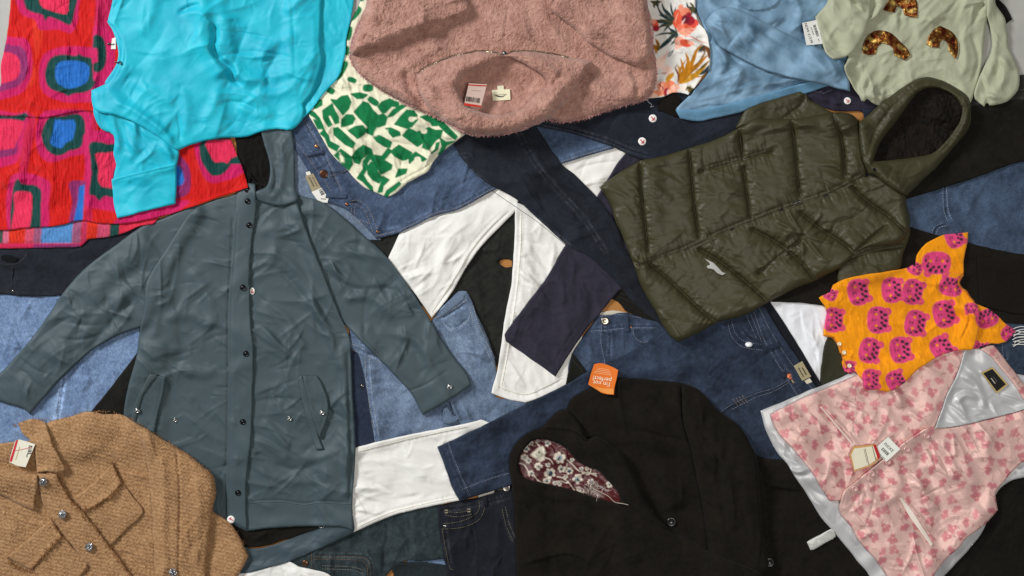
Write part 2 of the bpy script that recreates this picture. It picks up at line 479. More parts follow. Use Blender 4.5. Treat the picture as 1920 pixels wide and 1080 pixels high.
def text(txt, x, y, size, ang, colr, cardo, name='lettering', parent=None, sx=1.0, mat=None, lift=0.4, bold=0.0):
    """ang: direction of reading in picture degrees (0 = left to right, clockwise positive)"""
    cu = bpy.data.curves.new(name, 'FONT'); cu.body = txt; cu.size = size; cu.align_x = 'CENTER'; cu.align_y = 'CENTER'; cu.offset = bold; cu.resolution_u = 3
    ob = bpy.data.objects.new(name, cu); col.objects.link(ob)
    bpy.context.view_layer.update()
    dg = bpy.context.evaluated_depsgraph_get(); me = ob.evaluated_get(dg).to_mesh()
    V = np.array([v.co[:] for v in me.vertices]); F = [tuple(p.vertices) for p in me.polygons]
    ob.evaluated_get(dg).to_mesh_clear(); bpy.data.objects.remove(ob); bpy.data.curves.remove(cu)
    c, s = math.cos(math.radians(ang)), math.sin(math.radians(ang))
    u = V[:, 0] * sx; v = -V[:, 1]
    px = x + u * c - v * s; py = y + u * s + v * c
    if cardo is not None and '_pl' in cardo: z = on_card(cardo, px, py)
    else: z = hz(px, py)
    return link_mesh(name, W2(px, py, z + lift), F, mat or M['ink'], parent or cardo, np.tile(lin(colr), (len(V), 1)), shade=False)

def squiggle(cardo, x, y, ln, ang, colr, amp=1.6, w=0.8, n=26, seed=1, name='printed_script', lift=0.5):
    rnd = random.Random(seed); c, s = math.cos(math.radians(ang)), math.sin(math.radians(ang)); top = []; bot = []
    for i in range(n):
        u = (i / (n - 1) - 0.5) * ln; v = amp * math.sin(i * 1.9 + rnd.random()) * rnd.uniform(.4, 1)
        top.append((x + u * c - (v - w / 2) * s, y + u * s + (v - w / 2) * c)); bot.append((x + u * c - (v + w / 2) * s, y + u * s + (v + w / 2) * c))
    V = []; F = []
    for i in range(n):
        for p in (top[i], bot[i]): V.append((p[0], p[1], on_card(cardo, p[0], p[1]) + lift))
    for i in range(n - 1): F.append((2 * i, 2 * i + 1, 2 * i + 3, 2 * i + 2))
    V = np.array(V)
    return link_mesh(name, W2(V[:, 0], V[:, 1], V[:, 2]), np.array(F), M['ink'], cardo, np.tile(lin(colr), (len(V), 1)), shade=False)

# ------------------------------------------------------------------ print canvas (flat dye colours, 1 px)
class Canvas:
    def __init__(s, x0, y0, x1, y1, c, res=1.0):
        s.x0, s.y0, s.r = x0, y0, res
        s.w = int((x1 - x0) / res); s.h = int((y1 - y0) / res)
        s.a = np.tile(lin(c), (s.h, s.w, 1))
    def win(s, x0, y0, x1, y1):
        i0 = max(0, int((x0 - s.x0) / s.r)); i1 = min(s.w, int((x1 - s.x0) / s.r) + 2); j0 = max(0, int((y0 - s.y0) / s.r)); j1 = min(s.h, int((y1 - s.y0) / s.r) + 2)
        if i1 <= i0 or j1 <= j0: return None
        X, Y = np.meshgrid(s.x0 + s.r * np.arange(i0, i1), s.y0 + s.r * np.arange(j0, j1))
        return i0, i1, j0, j1, X, Y
    def blend(s, w, al, c, k=1.0):
        i0, i1, j0, j1 = w[:4]; al = (np.clip(al, 0, 1) * k)[..., None]
        s.a[j0:j1, i0:i1] = s.a[j0:j1, i0:i1] * (1 - al) + (lin(c) if isinstance(c, str) else c) * al
    def ell(s, cx, cy, rx, ry, ang, c, k=1.0, p=2.0, soft=0.7):
        R = max(rx, ry) * 1.3 + 2; w = s.win(cx - R, cy - R, cx + R, cy + R)
        if w is None: return
        X, Y = w[4], w[5]; a = math.radians(ang); u = ((X - cx) * math.cos(a) + (Y - cy) * math.sin(a)) / rx; v = (-(X - cx) * math.sin(a) + (Y - cy) * math.cos(a)) / ry
        f = (np.abs(u) ** p + np.abs(v) ** p) ** (1 / p)
        s.blend(w, 0.5 + (1 - f) * min(rx, ry) / (2 * soft), c, k)
    def poly(s, pts, c, k=1.0, sm=True, soft=0.6, grow=0.0):
        P = smooth(pts, True, 0) if sm else (parse(pts)[0] if isinstance(pts, str) else np.array(pts, float))
        w = s.win(P[:, 0].min() - 2, P[:, 1].min() - 2, P[:, 0].max() + 2, P[:, 1].max() + 2)
        if w is None: return
        D = sdf([P], w[4][0, 0], w[5][0, 0], w[4].shape[1], w[4].shape[0], s.r, R=6)
        s.blend(w, 0.5 + (D + grow) / (2 * soft), c, k)
    def stroke(s, pts, w0, w1, c, k=1.0, sm=True, mid=None):
        P = smooth(pts, False, 0, seg=5) if sm else (parse(pts)[0] if isinstance(pts, str) else np.array(pts, float))
        n = len(P); m = max(w0, w1, mid or 0)
        w = s.win(P[:, 0].min() - m - 2, P[:, 1].min() - m - 2, P[:, 0].max() + m + 2, P[:, 1].max() + m + 2)
        if w is None: return
        X, Y = w[4], w[5]; best = np.full(X.shape, -9.0)
        for i in range(n - 1):
            ax, ay = P[i]; dx, dy = P[i + 1] - P[i]; t = np.clip(((X - ax) * dx + (Y - ay) * dy) / (dx * dx + dy * dy + 1e-9), 0, 1)
            q = (i + t) / (n - 1); wd = w0 + (w1 - w0) * q if mid is None else w0 * (1 - q) + w1 * q + mid * 4 * q * (1 - q)
            best = np.maximum(best, wd / 2 - np.hypot(X - ax - t * dx, Y - ay - t * dy))
        s.blend(w, 0.5 + best / 1.2, c, k)
    def grain(s, L, amt, seed=1, st=1.0, ang=0):
        X, Y = np.meshgrid(s.x0 + s.r * np.arange(s.w), s.y0 + s.r * np.arange(s.h)); a = math.radians(ang)
        n = noise((X * math.cos(a) + Y * math.sin(a)) / L / st, (-X * math.sin(a) + Y * math.cos(a)) / L, seed)
        s.a *= (1 + amt * n)[..., None]
    def warp(s, L, amt, seed=9):
        X, Y = np.meshgrid(np.arange(s.w) * 1.0, np.arange(s.h) * 1.0)
        s.a = samp(s.a, X + amt * noise(X / L, Y / L, seed), Y + amt * noise(X / L, Y / L, seed + 5), 0, 0, 1)
    def sample(s, x, y): return np.clip(samp(s.a, x, y, s.x0, s.y0, s.r), 0, 1)

def dye(dark, light, seed, base=0.3, L=70, fades=(), spread=0.16, fine=0.12):
    a, b = lin(dark), lin(light)
    def f(x, y):
        m = base + spread * noise(x / L, y / L, seed) + fine * noise(x / 9, y / 9, seed + 1) + fine * noise(x / 26, y / 26, seed + 2) + 0.7 * fine * noise((x + 0.5 * y) / 4.0, (y - 0.5 * x) / 17.0, seed + 3) + 0.5 * fine * noise((x - 0.5 * y) / 16.0, (y + 0.5 * x) / 3.5, seed + 4)
        for cx, cy, rx, ry, ang, am in fades:
            t = math.radians(ang); u = ((x - cx) * math.cos(t) + (y - cy) * math.sin(t)) / rx; v = (-(x - cx) * math.sin(t) + (y - cy) * math.cos(t)) / ry
            m = m + am * np.exp(-(u * u + v * v))
        m = np.clip(m, 0, 1)[:, None]
        return a * (1 - m) + b * m
    return f

# ------------------------------------------------------------------ materials
M = {}
def mat(key, rough=0.85, sheen=0.0, var=0.12, vs=260, bs=900, bump=0.3, bd=0.0006, metal=0.0, spec=0.3, kind='noise', aniso=0.0, coat=0.0, stretch=(1, 1, 1), rot=0.0, vdetail=6.0, sheen_tint=None, rv=0.0):
    m = bpy.data.materials.new(key); m.use_nodes = True; nt = m.node_tree; N = nt.nodes; L = nt.links
    b = N['Principled BSDF']
    at = N.new('ShaderNodeAttribute'); at.attribute_name = 'Col'
    tc = N.new('ShaderNodeTexCoord'); mp = N.new('ShaderNodeMapping'); mp.inputs['Scale'].default_value = stretch; mp.inputs['Rotation'].default_value = (0, 0, rot)
    L.new(tc.outputs['Object'], mp.inputs['Vector'])
    nz = N.new('ShaderNodeTexNoise'); nz.inputs['Scale'].default_value = vs; nz.inputs['Detail'].default_value = vdetail; nz.inputs['Roughness'].default_value = 0.7
    L.new(mp.outputs[0], nz.inputs['Vector'])
    mr = N.new('ShaderNodeMapRange'); mr.inputs['From Min'].default_value = 0.25; mr.inputs['From Max'].default_value = 0.75; mr.inputs['To Min'].default_value = 1 - var; mr.inputs['To Max'].default_value = 1 + var; mr.clamp = False
    L.new(nz.outputs['Fac'], mr.inputs['Value'])
    mu = N.new('ShaderNodeVectorMath'); mu.operation = 'SCALE'; L.new(at.outputs['Color'], mu.inputs[0]); L.new(mr.outputs[0], mu.inputs['Scale'])
    L.new(mu.outputs[0], b.inputs['Base Color'])
    b.inputs['Roughness'].default_value = rough; b.inputs['Metallic'].default_value = metal; b.inputs['Specular IOR Level'].default_value = spec
    b.inputs['Sheen Weight'].default_value = sheen; b.inputs['Sheen Roughness'].default_value = 0.4; b.inputs['Anisotropic'].default_value = aniso; b.inputs['Coat Weight'].default_value = coat
    if rv:
        m2 = N.new('ShaderNodeMapRange'); m2.inputs['From Min'].default_value = 0.3; m2.inputs['From Max'].default_value = 0.7; m2.inputs['To Min'].default_value = rough - rv; m2.inputs['To Max'].default_value = rough + rv
        L.new(nz.outputs['Fac'], m2.inputs['Value']); L.new(m2.outputs[0], b.inputs['Roughness'])
    if bump:
        bu = N.new('ShaderNodeBump'); bu.inputs['Strength'].default_value = bump; bu.inputs['Distance'].default_value = bd
        if kind == 'noise':
            t = N.new('ShaderNodeTexNoise'); t.inputs['Scale'].default_value = bs; t.inputs['Detail'].default_value = 3; out = t.outputs['Fac']; L.new(mp.outputs[0], t.inputs['Vector'])
        elif kind == 'fuzz':
            t = N.new('ShaderNodeTexVoronoi'); t.inputs['Scale'].default_value = bs; t.feature = 'SMOOTH_F1'
            n2 = N.new('ShaderNodeTexNoise'); n2.inputs['Scale'].default_value = bs * 0.7; n2.inputs['Detail'].default_value = 4
            mm = N.new('ShaderNodeMath'); mm.operation = 'ADD'; L.new(t.outputs['Distance'], mm.inputs[0]); L.new(n2.outputs['Fac'], mm.inputs[1]); out = mm.outputs[0]
            L.new(mp.outputs[0], t.inputs['Vector']); L.new(mp.outputs[0], n2.inputs['Vector'])
        elif kind in ('rib', 'weave'):
            t = N.new('ShaderNodeTexWave'); t.inputs['Scale'].default_value = bs; t.inputs['Distortion'].default_value = 1.2; t.inputs['Detail Scale'].default_value = 2; L.new(mp.outputs[0], t.inputs['Vector']); out = t.outputs['Fac']
            if kind == 'weave':
                t2 = N.new('ShaderNodeTexWave'); t2.bands_direction = 'Y'; t2.inputs['Scale'].default_value = bs; t2.inputs['Distortion'].default_value = 2.0; L.new(mp.outputs[0], t2.inputs['Vector'])
                mm = N.new('ShaderNodeMath'); mm.operation = 'MULTIPLY'; L.new(t.outputs['Fac'], mm.inputs[0]); L.new(t2.outputs['Fac'], mm.inputs[1]); out = mm.outputs[0]
        L.new(out, bu.inputs['Height']); L.new(bu.outputs[0], b.inputs['Normal'])
    M[key] = m
    return m
mat('denim', 0.9, 0.1, var=0.5, vs=360, bs=700, bump=0.5, stretch=(1, 0.55, 1), rot=0.5, spec=0.2)
mat('denim_light', 0.9, 0.1, var=0.55, vs=300, bs=600, bump=0.6, stretch=(1, 0.5, 1), rot=0.2, spec=0.2)
mat('cotton', 0.9, 0.15, var=0.09, vs=480, bs=900, bump=0.3, spec=0.2)
mat('black_cotton', 0.95, 0.05, var=0.3, vs=300, bs=700, bump=0.5, spec=0.12)
mat('chino', 0.9, 0.1, var=0.22, vs=400, bs=900, bump=0.35, spec=0.2)
mat('coated', 0.6, 0.0, var=0.10, vs=480, bs=1100, bump=0.12, bd=0.0003, spec=0.33, rv=0.02)
mat('crinkle', 0.85, 0.2, var=0.16, vs=420, bs=90, bump=0.8, bd=0.0012, kind='rib', spec=0.2)
mat('satin', 0.42, 0.1, var=0.05, vs=60, bs=900, bump=0.15, bd=0.0003, spec=0.5)
mat('blouse_satin', 0.55, 0.1, var=0.10, vs=480, bs=900, bump=0.25, bd=0.0004, spec=0.25)
mat('lining_satin', 0.42, 0.1, var=0.05, vs=40, bs=900, bump=0.12, bd=0.0003, spec=0.6, metal=0.15)
mat('brocade', 0.5, 0.05, var=0.12, vs=500, bs=800, bump=0.3, bd=0.0004, spec=0.45, metal=0.25)
mat('sherpa', 1.0, 0.25, var=0.22, vs=260, bs=330, bump=0.9, bd=0.0022, kind='fuzz', spec=0.1)
mat('boucle', 0.95, 0.1, var=0.28, vs=700, bs=150, bump=0.5, bd=0.001, kind='weave', spec=0.15, rot=0.12)
mat('puffer', 0.52, 0.0, var=0.12, vs=480, bs=1000, bump=0.2, bd=0.0003, spec=0.32)
mat('faux_fur', 0.85, 0.0, var=0.5, vs=160, bs=260, bump=0.5, bd=0.002, kind='fuzz', spec=0.2)
mat('wool', 1.0, 0.04, var=0.45, vs=500, bs=800, bump=0.5, spec=0.08, kind='fuzz')
mat('jersey', 0.92, 0.2, var=0.12, vs=450, bs=900, bump=0.35, spec=0.2)
mat('rib_knit', 0.9, 0.1, var=0.08, vs=500, bs=125, bump=0.7, bd=0.0010, kind='rib', spec=0.2, rot=0.15)
mat('thread', 0.8, 0.1, var=0.15, vs=600, bump=0.2, spec=0.2)
mat('fibre', 0.9, 0.3, var=0.25, vs=300, bump=0.2, spec=0.15)
mat('gunmetal', 0.3, 0, var=0.1, vs=300, bump=0.0, metal=0.8, spec=0.5)
mat('steel', 0.25, 0, var=0.1, vs=300, bump=0.0, metal=1.0, spec=0.5)
mat('copper', 0.35, 0, var=0.2, vs=300, bump=0.1, metal=0.9, spec=0.5)
mat('plastic', 0.25, 0, var=0.05, vs=100, bump=0.0, spec=0.6)
mat('pearl', 0.3, 0, var=0.1, vs=100, bump=0.0, spec=0.6, coat=0.5)
mat('gem', 0.12, 0, var=0.5, vs=500, bump=0.0, metal=0.85, spec=0.8)
mat('paper', 0.6, 0, var=0.03, vs=60, bump=0.1, bs=300, spec=0.3)
mat('leather', 0.7, 0, var=0.2, vs=200, bump=0.4, bs=500, spec=0.3)
mat('ink', 0.6, 0, var=0.02, vs=60, bump=0.0, spec=0.2)
mat('cardboard', 0.9, 0, var=0.12, vs=60, bump=0.2, bs=300, spec=0.15, stretch=(1, 8, 1))
mat('concrete', 0.7, 0, var=0.12, vs=9, bump=0.3, bs=160, spec=0.3)
# sequins: small tilted mirror scales from a voronoi cell pattern
def sequin_mat():
    m = mat('sequin', 0.42, 0, var=0.25, vs=260, bump=0.0, metal=1.0, spec=0.5); nt = m.node_tree; N = nt.nodes; L = nt.links
    tc = N.new('ShaderNodeTexCoord'); v = N.new('ShaderNodeTexVoronoi'); v.inputs['Scale'].default_value = 300; L.new(tc.outputs['Object'], v.inputs['Vector'])
    geo = N.new('ShaderNodeNewGeometry'); sub = N.new('ShaderNodeVectorMath'); sub.operation = 'SUBTRACT'; sub.inputs[1].default_value = (0.5, 0.5, 0.5); L.new(v.outputs['Color'], sub.inputs[0])
    sc = N.new('ShaderNodeVectorMath'); sc.operation = 'SCALE'; sc.inputs['Scale'].default_value = 0.38; L.new(sub.outputs[0], sc.inputs[0])
    ad = N.new('ShaderNodeVectorMath'); ad.operation = 'ADD'; L.new(geo.outputs['Normal'], ad.inputs[0]); L.new(sc.outputs[0], ad.inputs[1])
    nm = N.new('ShaderNodeVectorMath'); nm.operation = 'NORMALIZE'; L.new(ad.outputs[0], nm.inputs[0]); L.new(nm.outputs[0], N['Principled BSDF'].inputs['Normal'])
sequin_mat()
# ================================================================== the setting
def slab(name, x0, y0, x1, y1, z, m, colr, kind=None):
    n = 24; xs = np.linspace(x0, x1, n); ys = np.linspace(y0, y1, n); X, Y = np.meshgrid(xs, ys)
    V = np.stack([(X.ravel() - 960) * S, -(Y.ravel() - 540) * S, np.full(n * n, z * S)], 1)
    ii, jj = np.meshgrid(np.arange(n - 1), np.arange(n - 1)); a = (jj * n + ii).ravel()
    o = link_mesh(name, V, np.stack([a, a + n, a + n + 1, a + 1], 1), m, None, np.tile(lin(colr), (n * n, 1)))
    if kind: o['kind'] = kind
    return o
slab('floor', -2000, -1800, 3900, 2900, -1.5, M['concrete'], '#a4a29c', 'structure')
cb = cloth('cardboard_sheet', "60,60* 1680,50* 1690,1180* 40,1190*", M['cardboard'], None, '#a2703e', t=1.2, r=2, step=7, blur=4)
tag(cb, "brown cardboard sheet under the pile, seen only in small gaps between the clothes", "cardboard")

LT = dict(a=1.3, L=60, ang=20, st=2.2, cr=1.6, fine=0.35)
# ---------------------------------------------------------------- left side, under the raincoat
o = thing('denim_skirt', "pale blue washed denim skirt under the raincoat's left sleeve", 'skirt', (120, 690))
cloth('panel', "-260,545* 0,545 320,540* 330,660 262,700* 215,800 150,860* -260,870*", M['denim_light'], o, t=3.5,
      wr=[dict(a=1.6, L=45, ang=60, st=1.6, cr=3.2, fine=0.7, sharp=4), dict(a=0.9, L=18, ang=20, st=1.5, cr=1.2, fine=0.3)], folds=[('G', "122,690 112,760 98,840", 3, 1.6), ('R', "128,690 118,760 104,840", 4, 1.2), ('R', "30,600 70,680 60,740", 9, 3), ('R', "180,640 150,690 160,740", 9, 3)],
      paint=dye('#3c5f93', '#88aad4', 3, 0.48, 40, [(104, 775, 10, 60, 12, 0.45)]))
stitch(o, "117,690 107,760 93,838", '#c9d3df', gap='#5f83b4')
o = thing('charcoal_jeans', "charcoal black jeans folded below the hem of the red patterned dress", 'jeans', (90, 500))
cloth('leg', "-260,430* 0,425 280,410* 262,480 200,530 130,553* 60,556 0,552 -260,548*", M['black_cotton'], o, t=4, wr=dict(a=1.5, L=50, ang=10, st=2.5, cr=2.0, fine=0.5),
      folds=[('S', "52,470 40,488 14,492 -5,484", 12, 3.0), ('G', "28,496 25,545", 2, 1.5), ('G', "0,545 130,549", 2, 1.0)], paint=dye('#16181d', '#2c3038', 5, 0.35, 50))
cloth('pocket_bag', "2,479 18,478 34,484 30,491 14,492 2,488", M['black_cotton'], o, '#0e0f12', t=0.8, r=2)
stitch(o, "50,474 38,492 14,497 -5,492", '#4a4b50', gap='#16181d'); stitch(o, "24,500 21,546", '#4a4b50', gap='#16181d'); stitch(o, "0,546 60,549 130,546", '#3d3e43', gap='#16181d')
lathe('rivet', 24, 546, [(2.6, 0), (2.4, 1), (1.2, 1.4)], M['steel'], o, '#8a8a88', 12)
o = cloth('black_trousers', "262,655* 310,640* 310,850* 130,850* 168,775* 205,730", M['black_cotton'], None, t=3.5, wr=dict(a=2.2, L=60, ang=-50, st=2, cr=3.5), paint=dye('#0f0f0e', '#24231f', 7, 0.4))
tag(o, "black trouser leg lying diagonally between the raincoat's left side and the tan jacket collar", "trousers")

# ---------------------------------------------------------------- centre, lowest layers
o = cloth('navy_jeans', "645,640* 690,635 708,760 712,838* 640,850*", M['denim'], None, t=3.5, wr=LT, paint=dye('#17233b', '#2c436b', 9, 0.45))
tag(o, "narrow strip of dark navy jeans beside the raincoat's right edge", "jeans")
o = thing('black_jeans', "washed black jeans showing in the gap between the two white trouser legs", 'jeans', (880, 520))
cloth('leg', "680,452* 705,440 800,415* 940,380 990,362* 1000,560* 955,640 930,690* 850,600 760,560 690,505*", M['black_cotton'], o, t=3.5,
      wr=dict(a=1.6, L=40, ang=-40, st=2, cr=2.4, fine=0.5), holes=["936,489 945,486 960,488 960,500 948,502 938,496"],
      folds=[('S', "902,468 918,480 932,494", 10, 4.0, 5), ('R', "905,470 925,468 940,462", 5, 3, 5), ('G', "935,500 960,540", 2, 1.5), ('R', "885,500 900,560 905,620", 8, 2.2)], paint=dye('#131312', '#33332f', 11, 0.4, 40))
o = thing('whiskered_jeans', "mid blue jeans with a fly seam half under the raincoat's right sleeve", 'jeans', (760, 740))
cloth('leg', "655,615* 700,622 800,690 880,780 900,810* 780,818 704,838* 697,780 682,700 672,665 655,650*", M['denim'], o, t=4,
      wr=dict(a=2.5, L=38, ang=15, st=1.8, cr=3.6, fine=0.5), folds=[('G', "689,668 694,740 708,825", 2.5, 1.8), ('G', "660,650 720,674", 2, 2.2), ('S', "745,664 700,672 672,666", 9, 2.5, 6), ('R', "715,700 770,705 810,740", 7, 1.8), ('G', "663,640 705,650", 1.8, 1.2)],
      paint=dye('#26436c', '#88addc', 13, 0.34, 30, [(745, 740, 42, 55, -20, 0.42), (800, 800, 40, 20, 0, 0.2)]))
for p in ("684,668 690,740 704,830", "693,668 699,740 711,820", "660,645 722,669", "659,655 716,680"): stitch(o, p, '#b9b39d', gap='#3d5b87')
lathe('rivet', 679, 724, [(3.5, 0), (3.3, 1.3), (1.5, 1.8)], M['steel'], o, '#77706a', 14)
cloth('belt_loop', "684,648* 697,652* 700,664* 687,661*", M['denim'], o, t=2, r=2, step=1.8, paint=dye('#35547f', '#6a8ab5', 2, 0.4))
o = thing('slim_jeans', "light blue slim jeans with open waistband left of the white trouser leg", 'jeans', (900, 680))
cloth('leg', "808,604* 822,583 845,560 860,546* 874,546 884,562 893,588 905,612 920,650 928,676 931,705 925,736 940,748 1015,748* 1010,800* 905,805 868,800* 850,770 842,752 815,760* 800,700*", M['denim'], o, t=4.5,
      wr=dict(a=2.4, L=38, ang=55, st=2, cr=3.8, fine=0.5), holes=["831,768 838,760 846,774 858,791 832,793"],
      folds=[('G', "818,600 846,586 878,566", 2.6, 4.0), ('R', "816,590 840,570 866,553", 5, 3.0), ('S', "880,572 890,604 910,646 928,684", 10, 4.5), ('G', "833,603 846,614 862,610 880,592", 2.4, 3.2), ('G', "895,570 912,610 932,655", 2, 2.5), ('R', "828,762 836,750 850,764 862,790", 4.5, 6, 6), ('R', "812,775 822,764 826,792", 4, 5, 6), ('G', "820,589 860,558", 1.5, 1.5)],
      paint=dye('#28466e', '#8fb4e2', 15, 0.34, 34, [(868, 660, 40, 60, -20, 0.30), (900, 760, 50, 25, 0, 0.12)]))
for p in ("816,597 844,583 876,562", "880,576 888,604 908,646 926,688", "833,607 848,618 874,604 883,588", "887,574 896,604 915,646 928,672"): stitch(o, p, '#cfc8b4', gap='#3f5f8e')
cloth('waistband_inside', "824,590 840,571 862,552 872,553 868,562 846,580 828,594", M['denim'], o, '#6d8ab0', t=0.8, r=3, step=2)

WH = '#dcdad4'
o = thing('white_jeans', "cream white jeans opened out in the middle of the pile, legs in an upside-down V", 'jeans', (930, 500))
lg = cloth('leg', "750,436* 815,395 935,345 1053,298 1150,265 1178,285* 1150,325 1119,373* 1060,345 1000,365 975,372 966,395 938,425 904,460 872,505 852,541 832,570 809,596* 785,560 765,535 726,487* 738,462", M['cotton'], o, WH, t=4.5,
      wr=dict(a=2.6, L=46, ang=-50, st=2.0, cr=4.2, fine=0.6), folds=[('G', "958,392 920,430 888,470 858,520 812,586", 1.8, 1.8), ('G', "946,392 908,430 876,470 846,520 806,578", 1.6, 1.2), ('R', "850,440 830,480 835,520", 8, 2.5), ('R', "790,470 800,510", 7, 2), ('G', "766,450 745,478", 1.5, 1.2)])
stitch(lg, "952,396 915,430 883,470 852,522 810,586", '#c6bfae', w=1.6, gap='#dedace')
lg = cloth('leg', "966,378* 1000,395 1064,462* 1045,500 1100,560 1090,640* 1074,664 1063,722* 1030,740 985,755* 950,748 921,737* 935,680 945,605 957,545 961,505 965,440", M['cotton'], o, WH, t=4.5,
      wr=dict(a=2.4, L=42, ang=75, st=2.0, cr=4.0, fine=0.6), folds=[('G', "975,395 972,470 966,540 956,610 946,680 936,735", 1.6, 1.8), ('G', "984,400 981,470 975,540 965,610", 1.6, 1.0), ('G', "928,724 955,736 990,742 1058,710", 1.5, 1.3), ('G', "976,490 1000,496", 1.2, 1), ('R', "1000,440 990,480", 8, 1.6)])
stitch(lg, "978,398 976,470 970,540 960,610 949,680 940,724", '#c6bfae', w=1.6, gap='#dedace'); stitch(lg, "930,722 955,733 990,739 1056,708", '#c6bfae', w=1.4, gap='#dedace')

o = thing('button_fly_jeans', "blue jeans with a silver waist button and white inner band below the navy chino leg", 'jeans', (1160, 650))
cloth('waist_lining', "1122,586* 1150,582 1176,586* 1174,592 1126,594*", M['cotton'], o, '#b9b2a2', t=3, r=2, step=2)
cloth('body', "1098,625* 1122,591* 1150,589 1168,586 1236,600* 1290,640* 1280,700 1180,700 1100,712* 1066,700 1074,660*", M['denim'], o, t=4,
      wr=dict(a=2.3, L=36, ang=80, st=2, cr=3.3, fine=0.4), folds=[('G', "1108,618 1140,616 1180,612 1236,612", 1.8, 2), ('S', "1128,592 1124,640 1132,680 1130,705", 8, 2.6, 4), ('S', "1183,614 1186,632 1200,645 1222,644", 10, 2.4, 4), ('G', "1144,620 1142,680", 2, 1)],
      paint=dye('#1d2e4a', '#4b6c9a', 17, 0.32, 30, [(1105, 665, 14, 40, 10, 0.3), (1170, 665, 22, 30, 0, 0.22)]))
for p in ("1108,621 1140,619 1180,615 1230,615", "1129,596 1127,640 1134,680 1133,704", "1187,616 1190,631 1202,641 1220,640", "1124,593 1160,590 1230,600"): stitch(o, p, '#9fa6ae', gap='#2b4266')
cloth('belt_loop', "1169,586* 1179,586* 1180,622* 1170,622*", M['denim'], o, '#2f4566', t=2.5, r=2, step=1.8)
lathe('button', 1134, 602, [(8, 0), (8, 1.6), (7, 2.6), (4.5, 2.0), (3, 2.6), (.5, 2.9)], M['steel'], o, '#a59c8c', 24)
lathe('rivet', 1183, 613, [(2.4, 0), (2.2, 1.3), (1, 1.7)], M['copper'], o, '#8a5a3c', 12)
o = thing('black_leggings', "dark stitched black waistband sliver above the button fly jeans", 'leggings', (1190, 570))
cloth('hem', "1161,542* 1200,560 1240,603* 1210,598 1172,583* 1158,566 1144,559*", M['black_cotton'], o, '#191815', t=2.5, r=3, step=2)
stitch(o, "1158,556 1190,570 1228,598", '#3b3a34', gap='#191815'); stitch(o, "1163,550 1196,562 1234,598", '#3b3a34', gap='#191815')
o = thing('black_chinos', "black trouser hem corner between the white leg and the long dark blue leg", 'trousers', (1080, 690))
cloth('hem', "1056,745* 1073,662* 1102,698* 1062,728*", M['black_cotton'], o, '#1a1a17', t=2.5, r=3, step=2)
stitch(o, "1075,676 1094,698", '#45443c', gap='#1a1a17')

# ---------------------------------------------------------------- blue jeans across the upper middle
o = thing('straight_jeans', "mid blue straight jeans with leather patch, beneath the green printed blouse", 'jeans', (780, 330))
cloth('waist_lining', "530,230* 600,260 680,400 715,450* 650,445 580,390 535,330", M['denim'], o, t=3, r=3, step=2.2, wr=dict(a=0.8, L=20, cr=1.5), paint=dye('#45658f', '#8aa5c6', 2, 0.5, 15))
body = cloth('body', "534,248* 571,205* 700,170 900,195 1040,225 1148,262* 1152,278* 1053,308 933,354 862,392 813,406 755,434 706,448* 690,430 664,404 640,388 614,379* 590,340 566,300 546,266", M['denim'], o, t=5,
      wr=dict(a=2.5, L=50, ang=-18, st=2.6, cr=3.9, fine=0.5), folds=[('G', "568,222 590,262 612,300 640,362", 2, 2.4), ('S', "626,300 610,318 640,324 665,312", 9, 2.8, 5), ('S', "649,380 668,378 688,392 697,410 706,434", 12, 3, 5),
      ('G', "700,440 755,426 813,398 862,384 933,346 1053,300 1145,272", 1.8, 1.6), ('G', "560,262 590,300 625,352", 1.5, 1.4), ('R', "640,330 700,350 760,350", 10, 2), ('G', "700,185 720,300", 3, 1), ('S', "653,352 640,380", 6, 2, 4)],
      paint=dye('#20385c', '#5a82b8', 19, 0.30, 45, [(790, 350, 120, 26, -20, 0.26), (900, 320, 60, 30, -20, 0.12), (1090, 280, 50, 12, -18, 0.15)]))
for p in ("571,226 594,266 616,304 644,366", "546,256 568,284 595,320 620,358", "652,384 668,383 684,396 692,414 700,436", "656,378 672,376 690,390 700,410 708,430", "659,390 664,412 690,424", "664,388 669,408 694,420",
          "704,443 755,429 813,401 862,387 933,349", "1053,303 1145,275", "600,328 612,331 634,326 664,312"): stitch(o, p, '#a99a80', gap='#2a4265')
for q in ("575,294* 580,287* 606,280* 608,287*", "610,371* 612,362* 650,364* 650,372*"): cloth('belt_loop', q, M['denim'], o, t=3, r=2.5, step=1.8, paint=dye('#223a5c', '#4a6b98', 4, 0.4))
lathe('button', 607, 326, [(8, 0), (8, 1.4), (6.5, 2.4), (4, 2), (1, 2.8)], M['copper'], o, '#5a3a2a', 20); lathe('rivet', 593, 274, [(3.2, 0), (3, 1.4), (1.5, 1.8)], M['copper'], o, '#c08a5c', 14)
for x, y in ((650, 383), (708, 434)): lathe('rivet', x, y, [(3.4, 0), (3.1, 1.4), (1.5, 1.9)], M['copper'], o, '#8a5a40', 14)
pt = card('leather_patch', "572,330* 587,325* 602,352* 585,360*", M['leather'], o, '#8f8468', th=1.5); squiggle(pt, 584, 341, 20, 62, "#4a4232", 1.2, 1.4, seed=2); squiggle(pt, 590, 340, 20, 62, "#4a4232", 0.6, 1.0, seed=3)
pg = card('price_tag', "584,360* 603,352* 616,372* 614,380* 598,379*", M['paper'], o, '#dedbd2', th=0.8); bars(pg, 603, 360, 11, 7, 62, seed=4); squiggle(pg, 606, 373, 9, 5, "#33312e", 0.5, 1.2, seed=6)
sz = card('size_label', "573,323* 581,321* 583,327* 575,329*", M['paper'], o, '#d8d4c8', th=0.5)

